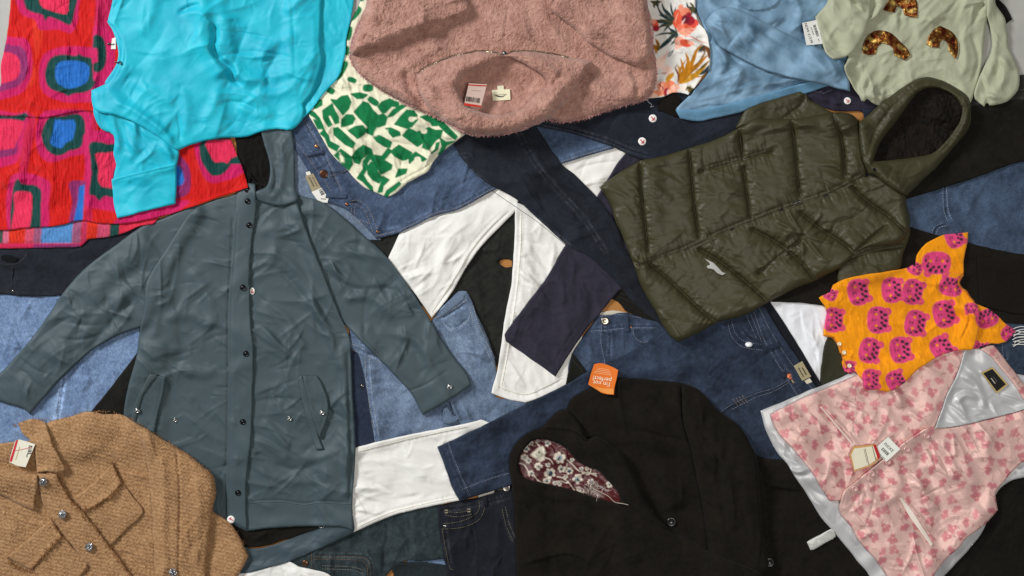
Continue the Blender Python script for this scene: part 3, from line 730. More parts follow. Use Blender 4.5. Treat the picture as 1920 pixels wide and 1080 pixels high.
# navy chinos, then the dark jeans over them
o = thing('navy_chinos', "dark aubergine navy chino leg with turned hem crossing the white leg", 'trousers', (1060, 560))
cloth('leg', "1058,462* 1119,370 1176,286 1235,290* 1230,420 1200,520 1160,545* 1130,582 1096,623 1060,676 1042,706* 995,673 948,640* 946,628 985,573 1024,522", M['chino'], o, t=5,
      wr=dict(a=1.7, L=36, ang=60, st=1.8, cr=2.6, fine=0.5, sharp=4), folds=[('G', "954,632 1000,665 1046,696", 1.6, 1.5), ('G', "1090,600 1050,660 1036,690", 1.5, 1.2), ('R', "1020,528 1052,530 1056,572", 5, 3, 8), ('R', "1056,570 1064,620 1050,660", 7, 2), ('R', "1080,480 1070,520", 8, 2), ('G', "1028,530 990,585 962,622", 1.5, 1.0)],
      paint=dye('#211f2a', '#35323f', 21, 0.4, 40))
stitch(o, "956,627 1002,660 1049,692", '#3b3844', gap='#26242e')
o = thing('indigo_jeans', "very dark indigo jeans, one leg running down across the white leg", 'jeans', (1030, 350))
cloth('leg', "815,262* 849,271 867,299 907,339 967,373 1010,412 1062,458 1107,483 1155,530 1195,575 1235,606* 1300,645* 1290,560 1180,480 1156,422 1120,371 1075,325 1053,307 1022,262 1004,230 1000,190* 830,200*", M['denim'], o, t=5.5,
      wr=dict(a=2.6, L=55, ang=42, st=2.5, cr=3.8, fine=0.4), folds=[('G', "862,300 920,352 1010,415 1100,490 1160,540", 1.6, 1.2), ('R', "985,245 1010,300 1050,350 1090,400", 6, 3.5), ('G', "968,240 1000,300 1040,350 1095,410 1140,480", 2, 2.2), ('G', "857,292 884,290", 1.5, 1.0), ('R', "900,290 960,340 1020,400", 16, 3)],
      paint=dye('#10141f', '#2a3448', 23, 0.38, 60, [(1000, 380, 90, 22, 42, 0.2)]))
stitch(o, "866,304 920,355 1010,418 1100,493 1160,543", '#3b4454', gap='#182231'); stitch(o, "856,292 880,288 888,300", '#4a5260', gap='#182231')
cloth('leg', "985,215* 1004,236 1067,249 1138,271 1178,289 1220,302 1300,285* 1380,256 1425,225* 1420,190 1290,165* 1100,150* 990,180*", M['denim'], o, t=5,
      wr=dict(a=2.3, L=60, ang=-5, st=2.5, cr=3.5, fine=0.4), folds=[('G', "1010,230 1067,242 1138,263 1178,280 1222,294", 1.6, 1.4), ('R', "1150,215 1250,245 1380,240", 14, 2)], paint=dye('#151a29', '#29344a', 25, 0.4, 70))
stitch(o, "1010,233 1067,245 1138,266 1178,283 1222,297", '#4a5468', gap='#1a2232')
def badge(par, x, y, r=7.5, ang=45, sx=1.0):
    b = lathe('round_badge', x, y, [(r, -0.3), (r, 1.0), (r * .94, 1.5), (r * .5, 1.6), (0.3, 1.6)], M['paper'], par, '#e6e2dc', 24, sx=sx)
    # small red anchor-like arrow
    a = math.radians(ang); c, s = math.cos(a), math.sin(a)
    def T(P): return [(x + (u * c - v * s) * r / 7.5 * sx, y + (u * s + v * c) * r / 7.5) for u, v in P]
    z = b
    sh = flatpoly('anchor_mark', [T([(-5, -.9), (4, -.9), (4, .9), (-5, .9)]), T([(4.8, 0), (1.2, -4.4), (0, -3.2), (2.6, 0)]), T([(4.8, 0), (2.6, 0), (0, 3.2), (1.2, 4.4)])], None, M['ink'], '#b0323a', lift=2.1, parent=b)
badge(o, 1224, 222); badge(o, 1204, 265)
o = thing('satin_scarf', "small black satin scrap with a jeans edge, below the floral top", 'scarf', (1250, 200))
cloth('scrap', "1233,192* 1262,172* 1276,185 1278,212* 1270,220 1240,208* 1234,208", M['black_cotton'], o, '#15110d', t=3, r=4, step=2, wr=dict(a=1, L=14, cr=1.5))
ribbon('loose_thread', "1214,186 1216,192 1222,196 1219,201 1226,199", 1.2, M['thread'], o, '#b7bcc4', lift=1, thick=1.2)

# ---------------------------------------------------------------- bottom centre
o = cloth('faded_denim_shorts', "765,1035* 850,1025* 880,1260* 745,1260*", M['denim_light'], None, t=3, wr=LT, paint=dye('#3f638f', '#7c9cc4', 31, 0.5))
tag(o, "small patch of faded blue denim at the bottom edge beside the teal jeans", "shorts")
o = thing('teal_jeans', "dark teal green jeans with tan stitching, below the white trouser leg", 'jeans', (690, 1030))
cloth('body', "530,1030* 620,1008 655,975* 740,960 826,935* 832,1000 834,1048* 790,1052 760,1052 735,1068 720,1090 710,1260* 545,1260* 547,1060", M['denim'], o, t=5,
      wr=dict(a=2.2, L=30, ang=85, st=3, cr=3.4, fine=0.4), folds=[('G', "586,1041 640,1042 690,1046 698,1075", 2, 2), ('S', "735,1052 780,1058 832,1062", 6, 3, 5), ('R', "742,1056 780,1066 830,1070", 6, 4, 6)],
      paint=dye('#162227', '#486068', 33, 0.34, 26, [(690, 1000, 18, 40, 0, 0.14), (730, 1005, 8, 45, 0, 0.2), (770, 1000, 10, 45, 0, 0.2), (800, 985, 8, 40, 0, 0.15)]))
cloth('pocket_flap', "735,1056* 790,1054 836,1060* 850,1100 740,1100*", M['denim'], o, t=4, r=5, paint=dye('#172226', '#33464b', 34, 0.35))
for p in ("588,1043 640,1043 685,1046 694,1058 696,1085", "588,1049 640,1049 680,1052 688,1062 690,1085", "584,1036 586,1090"): stitch(o, p, '#8a6c4a', gap='#1d2a2e')
for p in ("604,1061 660,1063 684,1070", "604,1067 660,1069 680,1076"): stitch(o, p, '#9a9684', gap='#1d2a2e')
lathe('button', 572, 1056, [(6, 0), (6, 1.2), (4.5, 2), (1, 2.4)], M['copper'], o, '#6a4c38', 18)
ws = thing('white_skirt', "white twill skirt edge at the bottom, under the raincoat hem", 'skirt', (530, 1075))
cloth('panel', "420,1260* 436,1082 470,1064 517,1055 543,1053 560,1062 587,1068 615,1076 640,1100* 640,1260*", M['cotton'], ws, WH, t=5, wr=dict(a=1.8, L=25, ang=10, st=2, cr=2.5), folds=[('R', "450,1082 500,1066 520,1058", 5, 2.5), ('G', "525,1056 540,1090", 2, 2)])
o = thing('dark_rinse_jeans', "dark rinse jeans with coin pocket and silver button at the bottom edge", 'jeans', (900, 1010))
cloth('waist_lining', "895,925* 924,912* 928,925* 897,935*", M['cotton'], o, '#c9c6bd', t=3.5, r=2, step=2)
cloth('body', "820,948* 868,938 900,932 925,925* 940,910 960,903 1010,895* 1030,1260* 850,1260* 838,1080 826,1010", M['denim'], o, t=5,
      wr=dict(a=2.2, L=40, ang=85, st=2, cr=3.2, fine=0.4), folds=[('G', "822,958 880,948 902,945 960,930", 1.8, 2), ('S', "900,942 903,958 890,974 862,984 828,988", 11, 3.2, 5), ('G', "831,968 840,1040 846,1070", 1.6, 1.3), ('G', "945,955 952,985 966,1020", 1.6, 1.6), ('G', "833,955 884,951", 1.3, 1.2)],
      paint=dye('#12151f', '#262c40', 35, 0.35, 40))
for p in ("904,940 908,956 896,976 866,989 830,992", "898,938 899,952 888,967 862,978 832,982", "832,958 858,961 884,956", "835,966 858,969 884,964", "829,992 838,1040 844,1066 850,1068", "942,955 949,985 964,1018", "948,950 955,982 968,1010"): stitch(o, p, '#8d8364', gap='#171b28')
for x, y in ((837, 959), (879, 957)): flatpoly('pocket_bartack', [[(x - 3, y - 3), (x + 3, y - 3), (x + 3, y - 2), (x - 3, y - 2)], [(x - 3, y + 2), (x + 3, y + 2), (x + 3, y + 3), (x - 3, y + 3)]], None, M['thread'], '#b7ad92', lift=0.9, parent=o)
cloth('belt_loop', "903,932* 912,929* 914,948* 906,950*", M['denim'], o, '#1c2130', t=2.5, r=2, step=1.8)
lathe('button', 949, 915, [(7.5, 0), (7.5, 1.6), (6.8, 2.4), (5, 1.9), (0.5, 2.1)], M['steel'], o, '#8f8b84', 24); ribbon('buttonhole', "932,918 945,917", 3, M['thread'], o, '#5a5138', lift=0.3)
lathe('rivet', 834, 987, [(3, 0), (2.8, 1.3), (1.4, 1.7)], M['steel'], o, '#b5b0a4', 12)
o = thing('white_trousers', "white trouser leg end beside the raincoat's lower right edge", 'trousers', (770, 890))
cloth('leg', "600,860* 667,839 767,815 880,793 902,787* 925,800 925,900 862,938* 800,951 733,968 663,998* 600,1020*", M['cotton'], o, WH, t=5.5,
      wr=dict(a=2.8, L=52, ang=5, st=2.0, cr=4.6, fine=0.6), folds=[('G', "667,851 767,826 880,802", 1.6, 1.3), ('G', "663,986 733,957 800,941 852,929", 1.8, 1.6), ('G', "820,845 842,890 852,930", 1.6, 1.2), ('R', "760,860 790,890 800,905", 10, 3), ('R', "700,900 740,910", 12, 2.5)])
stitch(o, "667,990 733,961 800,944 856,932", '#c3bcab', w=1.5, gap='#dcd8cc'); stitch(o, "668,848 767,823 878,800", '#c3bcab', w=1.5, gap='#dcd8cc')

# ---------------------------------------------------------------- right side, lowest layers
o = thing('grey_jeans', "dark grey jeans waistband with stitched rows right of the sage sweatshirt sleeve", 'jeans', (1880, 190))
cloth('waistband', "1790,170* 1920,140 2200,120* 2200,190* 1920,200 1815,220*", M['denim'], o, t=5, wr=LT, folds=[('G', "1820,200 1870,192 1912,188 2000,186", 2, 2)], paint=dye('#25241f', '#413f38', 41, 0.4))
for p in ("1822,204 1870,196 1914,190 1980,188", "1822,210 1870,202 1914,196 1980,194", "1900,172 1916,168 1980,164"): stitch(o, p, '#79705a', gap='#2b2a25')
o = thing('wide_leg_jeans', "mid blue wide leg jeans at the right edge below the black trousers", 'jeans', (1830, 400))
cloth('body', "1670,330* 1800,300 2200,260* 2200,520* 1900,505 1700,455*", M['denim'], o, t=5, wr=dict(a=1.6, L=45, ang=80, st=1.8, cr=2.2, fine=0.5),
      folds=[('G', "1771,345 1774,395 1782,418", 2, 3), ('S', "1771,345 1774,395 1782,418", 8, 2.5, 3), ('S', "1749,438 1756,424 1776,418 1794,420 1803,436", 8, 3, 3), ('R', "1765,425 1790,421 1800,440", 6, 3, 5), ('R', "1840,370 1880,430", 12, 3), ('R', "1810,360 1830,430", 10, 2.5)],
      paint=dye('#1f3858', '#4f76a6', 43, 0.38, 35, [(1735, 390, 20, 40, 0, 0.15), (1850, 390, 40, 50, 0, 0.2)]))
for p in ("1768,352 1770,395 1778,416", "1775,352 1778,392 1786,414", "1746,442 1752,426 1768,418", "1754,444 1760,428 1776,423"): stitch(o, p, '#a9b6c4', gap='#2c4a70')
o = cloth('black_dress_trousers', "1640,335* 1690,250* 1790,205* 1920,188 2200,170* 2200,280* 1920,303 1838,330 1767,353 1698,374*", M['black_cotton'], None, t=5, wr=dict(a=1.8, L=50, ang=-15, st=2, cr=2.2, fine=0.4), folds=[('R', "1800,250 1815,300 1830,320", 8, 3)], paint=dye('#100e0b', '#221e18', 45, 0.35))
tag(o, "black trousers between the puffer hood and the right edge of the photo", "trousers")
o = thing('ripped_jeans', "ripped blue jeans with frayed white threads right of the orange top", 'jeans', (1900, 650))
cloth('leg', "1830,580* 1880,590* 2200,590* 2200,850* 1940,800* 1840,690*", M['denim'], o, t=4, wr=LT, folds=[('G', "1884,650 1886,690", 1.5, 1.5)], paint=dye('#182840', '#3b5a80', 47, 0.35, 30, [(1905, 606, 30, 8, 0, 0.8)]))
stitch(o, "1879,645 1882,672 1890,673", '#8f9aa8', gap='#22344f')
for i in range(11):
    y = 612 + i * 3.2
    ribbon('frayed_thread', [(1898 + (i % 3) * 2, y + 6), (1906, y + 2 + (i % 2) * 3), (1918, y + (i % 3) * 2), (1935, y + 3)], 1.7, M['thread'], o, '#cfcdc8', lift=1.2 + (i % 3) * 0.8, smoothit=True, thick=1.3)
o = thing('white_shirt', "white cotton shirt hem between the puffer coat and the orange top", 'shirt', (1495, 630))
cloth('panel', "1420,560* 1458,556 1510,562 1560,566* 1552,640 1545,690 1534,735* 1500,700 1440,610*", M['cotton'], o, '#dcdde0', t=3, wr=dict(a=2.0, L=45, ang=60, st=2, cr=3.0, fine=0.4), folds=[('S', "1500,575 1508,620 1530,650 1535,700", 12, 3), ('R', "1480,580 1500,640", 12, 2)])
o = cloth('olive_trousers', "1535,740* 1545,650 1560,620* 1620,620* 1640,700 1600,735*", M['cotton'], None, '#2f2e20', t=3, wr=dict(a=1.2, L=30, ang=-30, cr=1.5))
tag(o, "patch of dark olive fabric between the white shirt hem and the orange top", "trousers")
o = thing('black_joggers', "black joggers with ribbed cuff behind the orange printed top", 'joggers', (1800, 520))
cloth('leg', "1440,566* 1500,500 1580,470 1690,420* 1755,440 1815,455 1920,477 2200,500* 2200,620* 1920,608 1850,600 1700,565 1640,585 1590,575 1548,574* 1500,568", M['black_cotton'], o, t=5, wr=dict(a=1.8, L=50, ang=10, st=2, cr=2.5, fine=0.4), folds=[('R', "1570,500 1574,560", 6, 3)], paint=dye('#110e0b', '#231f19', 49, 0.35))
cloth('ribbed_cuff', "1832,482* 1875,486 1925,488 2200,500* 2200,600* 1920,590 1838,572* 1834,530", M['black_cotton'], o, '#17130f', t=3.5, r=4, wr=[dict(a=0.8, L=6, ang=5, st=8, cr=0, fine=0.2)])
o = cloth('black_skirt', "1680,1260* 1720,1080 1760,1040 1850,940* 1920,880 2200,820* 2200,1260*", M['black_cotton'], None, t=5, wr=dict(a=2.5, L=60, ang=-50, st=2, cr=3, fine=0.5), paint=dye('#0e0c09', '#1f1b16', 51, 0.35))
tag(o, "black fabric skirt in the bottom right corner, beneath the pink waistcoat", "skirt")

# ---------------------------------------------------------------- long dark blue jeans across the lower middle
o = thing('long_blue_jeans', "large dark blue jeans stretched diagonally, leather patch near the pink waistcoat", 'jeans', (1280, 760))
cloth('waist_lining', "1405,560* 1440,560* 1480,620 1545,728* 1500,740* 1460,660", M['denim'], o, '#141a26', t=2, r=3)
cloth('body', "820,838* 900,801 987,757 1067,718 1100,697 1170,667 1248,620 1300,585* 1420,572* 1436,578* 1462,622 1500,678 1532,728* 1545,800 1500,870* 1540,900 1400,900 1300,860 1150,830 965,908* 910,925 862,940* 848,915 836,880", M['denim'], o, t=6,
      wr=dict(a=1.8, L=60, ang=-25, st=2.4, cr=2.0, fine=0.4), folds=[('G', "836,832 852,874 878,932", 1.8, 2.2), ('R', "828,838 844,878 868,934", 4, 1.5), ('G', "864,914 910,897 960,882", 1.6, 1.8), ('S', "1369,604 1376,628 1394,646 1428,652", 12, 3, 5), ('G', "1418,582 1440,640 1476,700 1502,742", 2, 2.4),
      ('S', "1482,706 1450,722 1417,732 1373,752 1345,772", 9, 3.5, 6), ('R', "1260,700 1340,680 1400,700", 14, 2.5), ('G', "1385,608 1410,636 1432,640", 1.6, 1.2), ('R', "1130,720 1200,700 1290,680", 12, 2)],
      paint=dye('#141f36', '#3e5c88', 53, 0.26, 55, [(1230, 690, 60, 22, -12, 0.32), (920, 850, 80, 30, -28, 0.12), (1150, 700, 90, 14, -28, 0.12), (1340, 780, 40, 30, 0, 0.08)]))
for p in ("840,830 856,872 882,930", "866,918 910,901 960,886", "1365,606 1372,631 1392,650 1430,657", "1372,603 1380,626 1398,641 1428,646", "1414,586 1436,643 1472,704 1498,746", "1424,578 1450,630 1490,690 1524,730", "1408,590 1428,640", "1400,592 1418,634",
          "1480,712 1450,728 1417,738 1375,757 1350,774", "1478,718 1448,735 1418,745 1372,768"): stitch(o, p, '#8f9298', gap='#1d2c47')
for k in range(4): stitch(o, f"{1374 + k * 6},{748 - k * 2} {1384 + k * 6},{762 - k * 2}", '#b0925f', gap='#1d2c47')
for q in ("1430,652* 1460,640* 1463,649* 1433,662*", "1462,700* 1470,696* 1476,706* 1468,710*"): cloth('belt_loop', q, M['denim'], o, '#20304d', t=3, r=2.5, step=1.8)
lathe('button', 1481, 706, [(7, 0), (7, 1.4), (5.5, 2.4), (3.5, 1.8), (1, 2.6)], M['copper'], o, '#7a4630', 20); ribbon('buttonhole', "1484,712 1488,718", 3, M['thread'], o, '#9a8a66', lift=0.3)
pt = card('leather_patch', "1488,686* 1504,677* 1521,706* 1504,714*", M['leather'], o, '#9c9170', th=1.5); squiggle(pt, 1502, 698, 20, 60, "#3f3628", 1.0, 1.6, seed=4); squiggle(pt, 1508, 696, 16, 60, "#2f281c", 0.3, 1.8, seed=5)
card('size_label', "1508,714* 1518,709* 1523,716* 1513,720*", M['paper'], o, '#c9c2ac', th=0.6)
lathe('white_button', 1404, 646, [(5, 0), (5, 1), (3.5, 1.4), (0.5, 1.4)], M['pearl'], o, '#c9cdd0', 16, sx=1.4)
# ================================================================== slate raincoat
RC = '#3b494e'
o = thing('raincoat', "long slate green coated raincoat with black snaps, spread left of centre", 'raincoat', (460, 660))
bp = cloth('back_panel', "430,1010 467,1028 505,1024 535,1013 590,990 662,968* 664,996 640,1010 587,1034 533,1056 470,1073 440,1076 400,1070*", M['coated'], o, '#35434a', t=2.2, wr=dict(a=1.0, L=30, ang=-20, st=2, cr=1.5))
cloth('lining', "405,980* 560,975 610,985* 570,1000 535,1012 500,1023 467,1027 440,1022*", M['black_cotton'], o, '#16130f', t=2, wr=dict(a=1.5, L=22, ang=-15, st=3, cr=1.8))
RW = [dict(a=1.6, L=70, ang=-40, st=2.4, cr=4.2, fine=0.3), dict(a=0.3, L=36, ang=60, st=2.8, cr=3.4, fine=0.0, dens=0.5)]
sl = cloth('sleeve', "365,380* 322,402 270,422 222,456 163,500 122,544 74,615 22,678 -12,712* -16,748* 44,767 56,777* 85,744 111,715 174,656 230,626 268,612 285,590 300,540 335,470 380,400*", M['coated'], o, RC, t=7, r=9, wr=RW,
      folds=[('R', "290,450 200,520 150,590 90,680", 22, 5), ('R', "270,520 200,580 140,650", 12, 4), ('G', "255,560 220,590 180,640 130,700 90,735", 7, 3.5), ('R', "232,545 225,580 250,600", 8, 4), ('S', "84,742 118,706 176,652", 5, 3), ('G', "6,705 40,726 62,765", 1.5, 0), ('G', "30,690 52,702 74,735", 2.5, 1.5)])
sr = cloth('sleeve', "540,362* 600,377 636,400 684,443 722,478 756,522 800,589 844,659 878,704 884,722* 840,752 793,778* 767,733 707,670 659,622 640,600 600,540 570,460 545,400*", M['coated'], o, RC, t=7, r=9, wr=RW,
      folds=[('R', "690,520 760,600 820,690", 20, 4), ('R', "620,470 680,475 740,480", 10, 4), ('R', "640,560 700,560 740,600", 9, 4.5), ('G', "600,500 660,540 740,545 790,600", 6, 3), ('R', "700,620 780,640 810,700", 9, 4), ('G', "760,735 800,720 845,690", 1.8, 1.8), ('R', "590,440 650,500 690,560", 10, 3.5), ('S', "665,628 710,672 768,735", 5, 2.5)])
bd = cloth('front_panel', "430,368* 480,350 540,364 554,372 585,459 611,522 637,590 655,632 659,680 661,735 667,838 662,920 661,953 663,997* 640,988 573,987 500,991 463,996* 440,985 380,960 300,890* 232,830* 232,775 241,722 256,667 263,611 271,570 274,530 290,500 307,474 357,398 395,377", M['coated'], o, RC, t=6, r=7,
      wr=[dict(a=1.8, L=80, ang=35, st=2.2, cr=4.4, fine=0.3, seed=5), dict(a=0.3, L=38, ang=-35, st=2.8, cr=3.2, fine=0.0, seed=8, dens=0.4)],
      folds=[('G', "437,400 432,500 427,585 427,700 426,800 423,900 423,973", 2, 2.0), ('R', "356,500 390,560 400,620", 12, 4), ('R', "300,600 360,590 400,620", 12, 4), ('R', "330,690 380,700 410,690", 10, 3),
             ('R', "500,470 540,490 580,540 600,600", 9, 4.5), ('R', "560,560 600,590 625,650 640,700", 9, 5), ('R', "490,560 540,600 575,660", 9, 4), ('G', "520,500 570,560 600,620", 6, 3), ('R', "540,850 600,860 650,820", 12, 5), ('R', "480,880 540,900 600,905", 9, 3), ('G', "510,870 560,880 640,850", 7, 3),
             ('G', "464,941 520,938 570,944 600,940 660,943", 2, 1.6), ('R', "490,780 530,830 540,870", 9, 4), ('R', "640,640 646,740 650,840 648,940", 6, 3.5), ('G', "652,650 655,760 658,860 655,950", 2.2, 2.2), ('R', "480,440 540,420 570,440", 10, 3), ('R', "500,370 520,440 505,500", 12, 2.5),
             ('R', "330,470 315,520 300,580 285,640", 9, 3), ('R', "360,880 390,930", 9, 3)])
stitch(bd, "464,944 520,941 570,947 600,943 658,946", '#2e3b3f', w=1.2, gap=RC)
# hood, collar and the dark mesh lining inside
cloth('hood_lining', "440,250* 492,235* 512,290 515,345 500,362 470,362 450,348 446,300", M['black_cotton'], o, '#13110f', t=2.5, wr=dict(a=2, L=18, ang=80, st=2, cr=2.5))
cloth('hood', "486,235* 545,232* 551,270 553,311 554,356 560,373 545,382 525,386 500,382 482,374* 478,360 493,354 503,344 506,310 497,275", M['coated'], o, RC, t=6, r=7, wr=dict(a=1.6, L=30, ang=75, st=2, cr=3.5),
      folds=[('R', "520,250 530,300 525,350 505,375", 7, 4), ('G', "512,300 518,340 505,368", 3, 2.5)])
ribbon('drawcord', "466,322 474,334 484,345 497,350", 3.2, M['black_cotton'], o, '#0d0d0d', lift=3, thick=2.2)
ribbon('drawcord', "470,330 466,342 468,350", 2.6, M['black_cotton'], o, '#0d0d0d', lift=3, thick=2.0)
pl = cloth('placket', "441,388* 442,368 452,352 465,343 478,345* 480,372 480,400 472,455 468,511 470,600 475,659 473,770 470,830 464,880 461,925 463,994* 426,974* 424,900 427,800 428,700 428,585 434,480", M['coated'], o, RC, t=4.5, r=3.5, wr=dict(a=0.7, L=50, ang=88, st=3, cr=0.6, fine=0.2), blur=8,
      folds=[('G', "446,392 440,480 433,585 433,700 432,800 429,900 430,965", 1.4, 1.0)])
for x, y in ((464, 356), (464, 377), (467, 422), (455, 539), (461, 663), (455, 791), (446, 924)): snap(o, x, y, 5.6)
def flap(pts, shade_line):
    f = cloth('pocket_flap', pts, M['coated'], o, RC, t=5, r=3.5, step=2, wr=dict(a=0.6, L=30, ang=80, cr=0.8), folds=[('G', shade_line, 1.5, 1.0)])
    return f
flap("280,702* 311,707* 306,740 298,768 292,798 284,830* 247,828* 246,785 256,748 268,724", "286,708 302,712 298,750 288,790")
cloth('pocket_welt', "281,700* 296,702* 268,742 254,790 250,780 260,740", M['coated'], o, '#364143', t=2, r=2, step=2)
cloth('pocket_welt', "559,708* 567,703* 578,745 590,790 598,820 606,842* 593,843 578,795 565,745", M['coated'], o, RC, t=4, r=2.5, step=2)
flap("567,703* 594,704* 606,724 614,748 616,775 610,798 600,822* 588,790 576,745", "590,710 606,745 608,775 598,805")
for x, y in ((257, 770), (604, 774), (843, 725)): snap(o, x, y, 5.2, dark=False)
for x, y in ((328, 788), (543, 785)): lathe('snap_socket', x, y, [(4.6, 0), (4.6, 1), (3.2, 1.3), (2.6, .5), (1.6, .6), (.8, 1.6), (.2, 1.7)], M['steel'], o, '#8a8c88', 18)
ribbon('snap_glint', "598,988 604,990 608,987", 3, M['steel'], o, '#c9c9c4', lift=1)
badge(o, 433, 974, 7.2, 200); badge(o, 473, 546, 6.6, 90, sx=0.75)

# ================================================================== red patterned dress
RED, MAG, GRN, BLU, COR, PLM, ORD = '#c4100a', '#c01458', '#063f3a', '#1f66b8', '#d8284f', '#85245f', '#d02a14'
cv = Canvas(-280, -180, 480, 480, RED)
def dp(pts, c): P, C = parse(pts); cv.poly([(x / 2.25, y / 2.25) for x, y in P], c)
cv.poly("180,-180 206,-180 214,60 204,214 176,214 172,100 180,0", '#b5124a')
for q in ("0,130 60,120 62,160 0,165", "60,-180 78,-180 84,10 78,80 66,110 60,20"): cv.poly(q, '#cf2a14')
dp("75,-90 82,50 120,75 150,85 165,125 250,125 300,140 325,100 332,30 335,-90", MAG); dp("108,-90 108,30 150,55 180,62 190,88 203,70 250,85 295,105 312,60 320,-90", GRN); dp("165,-90 170,20 205,42 280,60 290,20 285,-90", COR)
dp("165,320 168,270 190,225 250,200 320,195 400,205 436,240 440,300 432,380 400,425 330,432 270,430 200,405 172,370", MAG); dp("190,320 196,280 215,245 260,230 322,236 334,226 346,237 385,245 408,275 402,350 370,385 310,395 287,406 270,395 225,380 200,360", GRN); dp("232,305 245,265 290,255 345,260 376,282 370,340 340,362 290,374 242,350", BLU)
dp("-40,160 60,158 110,165 132,215 134,310 110,370 70,402 -40,404", MAG); dp("-40,190 20,190 30,182 45,192 85,195 112,225 116,300 95,345 60,370 -40,374", PLM); dp("-40,225 40,222 75,240 86,280 75,325 40,345 -40,347", COR)
dp("395,110 450,120 482,180 480,290 440,340 395,340", MAG); dp("395,150 430,155 447,200 446,265 428,298 395,302", GRN); dp("390,200 410,205 412,260 390,270", MAG)
cv.poly("-280,216* 0,216* 90,219* 156,208* 214,214* 480,230* 480,480* -280,480*", RED, sm=False)
cv.stroke([(0, 218), (90, 221), (156, 210), (214, 216)], 2, 2, '#8e0f18')
for q in ("48,216 66,218 62,260 50,330 44,420 30,432 34,340", "168,214 182,214 176,300 172,420 160,420 160,300"): cv.poly(q, '#b9123f')
dp("150,560 160,510 185,470 330,462 380,480 385,560 365,640 300,660 210,685 165,650 152,600", MAG); dp("174,570 185,530 210,495 260,490 330,480 356,510 356,580 335,625 292,635 270,650 235,656 200,635 180,600", GRN); dp("232,505 270,508 312,505 318,540 305,590 277,603 262,625 235,622 212,600 225,550", BLU)
dp("-60,480 70,478 118,470 124,500 100,560 90,640 60,690 -60,692", MAG); dp("-60,490 60,488 110,476 120,486 100,510 60,520 -60,518", GRN); dp("-60,518 95,512 72,600 66,650 -60,656", PLM); dp("-60,518 95,512 70,600 60,625 -60,625", COR)
dp("360,560 520,560 640,575 640,870 365,872 350,800 360,700", MAG); dp("378,605 430,600 450,608 600,620 600,845 440,826 420,848 400,826 376,820 385,740 382,670", GRN); dp("402,650 440,645 570,645 570,792 440,790 426,786 412,760 415,710", COR)
dp("820,620 860,580 1040,560 1050,700 1000,745 930,768 880,768 848,720", MAG); dp("842,640 850,595 1015,575 1034,660 1020,692 975,692 960,714 935,736 895,742 868,710 850,680", GRN); dp("868,600 930,590 985,590 1002,620 998,660 975,668 960,690 940,682 905,684 885,650", COR)
dp("48,745 200,760 206,860 190,980 40,980", MAG); dp("56,790 75,752 90,775 150,782 172,800 172,870 160,980 50,980", GRN); dp("62,812 128,812 136,850 130,930 112,980 50,980 60,880", COR)
dp("700,640 790,690 802,800 760,835 690,835", PLM); dp("690,690 755,700 774,740 770,778 690,785", BLU)
dp("292,770 362,766 356,800 345,940 292,945 305,850", PLM); dp("335,785 356,780 352,860 345,935 312,938 328,850", BLU)
dp("560,880 700,850 800,850 720,905 600,930 480,945", MAG)
cv.grain(2.6, 0.16, 5, 5, 88); cv.grain(2.2, 0.10, 6, 3, 0)
o = thing('patterned_dress', "red, magenta and green patterned crinkle dress in the top left corner", 'dress', (150, 230))
cl = Canvas(-280, 400, 480, 480, ORD)
for x0, x1, c in ((-60, 2, '#b01545'), (2, 9, '#0c4a42'), (9, 20, '#c9607c'), (20, 50, ORD), (50, 66, '#c8455f'), (66, 80, '#93506f'), (80, 139, '#4e85bd'), (139, 155, '#93506f'), (155, 166, '#b92a50'), (166, 185, ORD), (185, 208, '#c74566'), (208, 226, '#14423e'), (226, 300, '#cc2440')):
    cl.poly([(x0, 400), (x1, 400), (x1 - 6, 480), (x0 - 6, 480)], c, sm=False)
cl.poly([(-60, 457), (160, 455), (160, 480), (-60, 480)], '#c61b4c', sm=False); cl.poly([(62, 458), (150, 457), (150, 480), (62, 480)], '#8c2a62', sm=False); cl.grain(2.6, 0.3, 5, 3, 85)
cloth('hem_facing', "-280,400* 300,395* 290,418 262,424 224,440 190,446 165,449 152,462 100,464 67,465 0,466 -280,470*", M['crinkle'], o, t=3, step=1.8, wr=dict(a=1.0, L=30, ang=0, cr=1.2), folds=[('G', "0,457 67,456 150,453", 1.5, 1)], paint=cl)
cloth('bodice', "-280,-180* 22,-180* 20,0 13,67 2,120 -8,170 -280,210* -280,432* 0,432 44,428 111,423 151,413 187,419 244,418 320,401 400,374 465,352* 457,320 444,289 430,250 420,200* 420,-180*", M['crinkle'], o, t=4, step=1.25, wr=[dict(a=2.2, L=60, ang=80, st=2, cr=3, fine=0.6), dict(a=1.1, L=14, ang=88, st=4, cr=1.4, fine=0.3)],
      folds=[('S', "-40,216 0,217 45,219 90,220 156,208 214,216", 9, 3.5), ('R', "175,0 182,70 178,140 170,205", 9, 4), ('S', "184,-100 183,0 178,70 181,130 160,190", 8, 3), ('R', "56,225 45,300 30,380", 9, 4), ('R', "240,330 300,350 330,390", 9, 3), ('R', "170,250 172,330 160,410", 8, 4), ('R', "95,240 100,330 90,400", 7, 2.5), ('R', "50,180 90,205 150,200", 6, 3)], paint=cv)

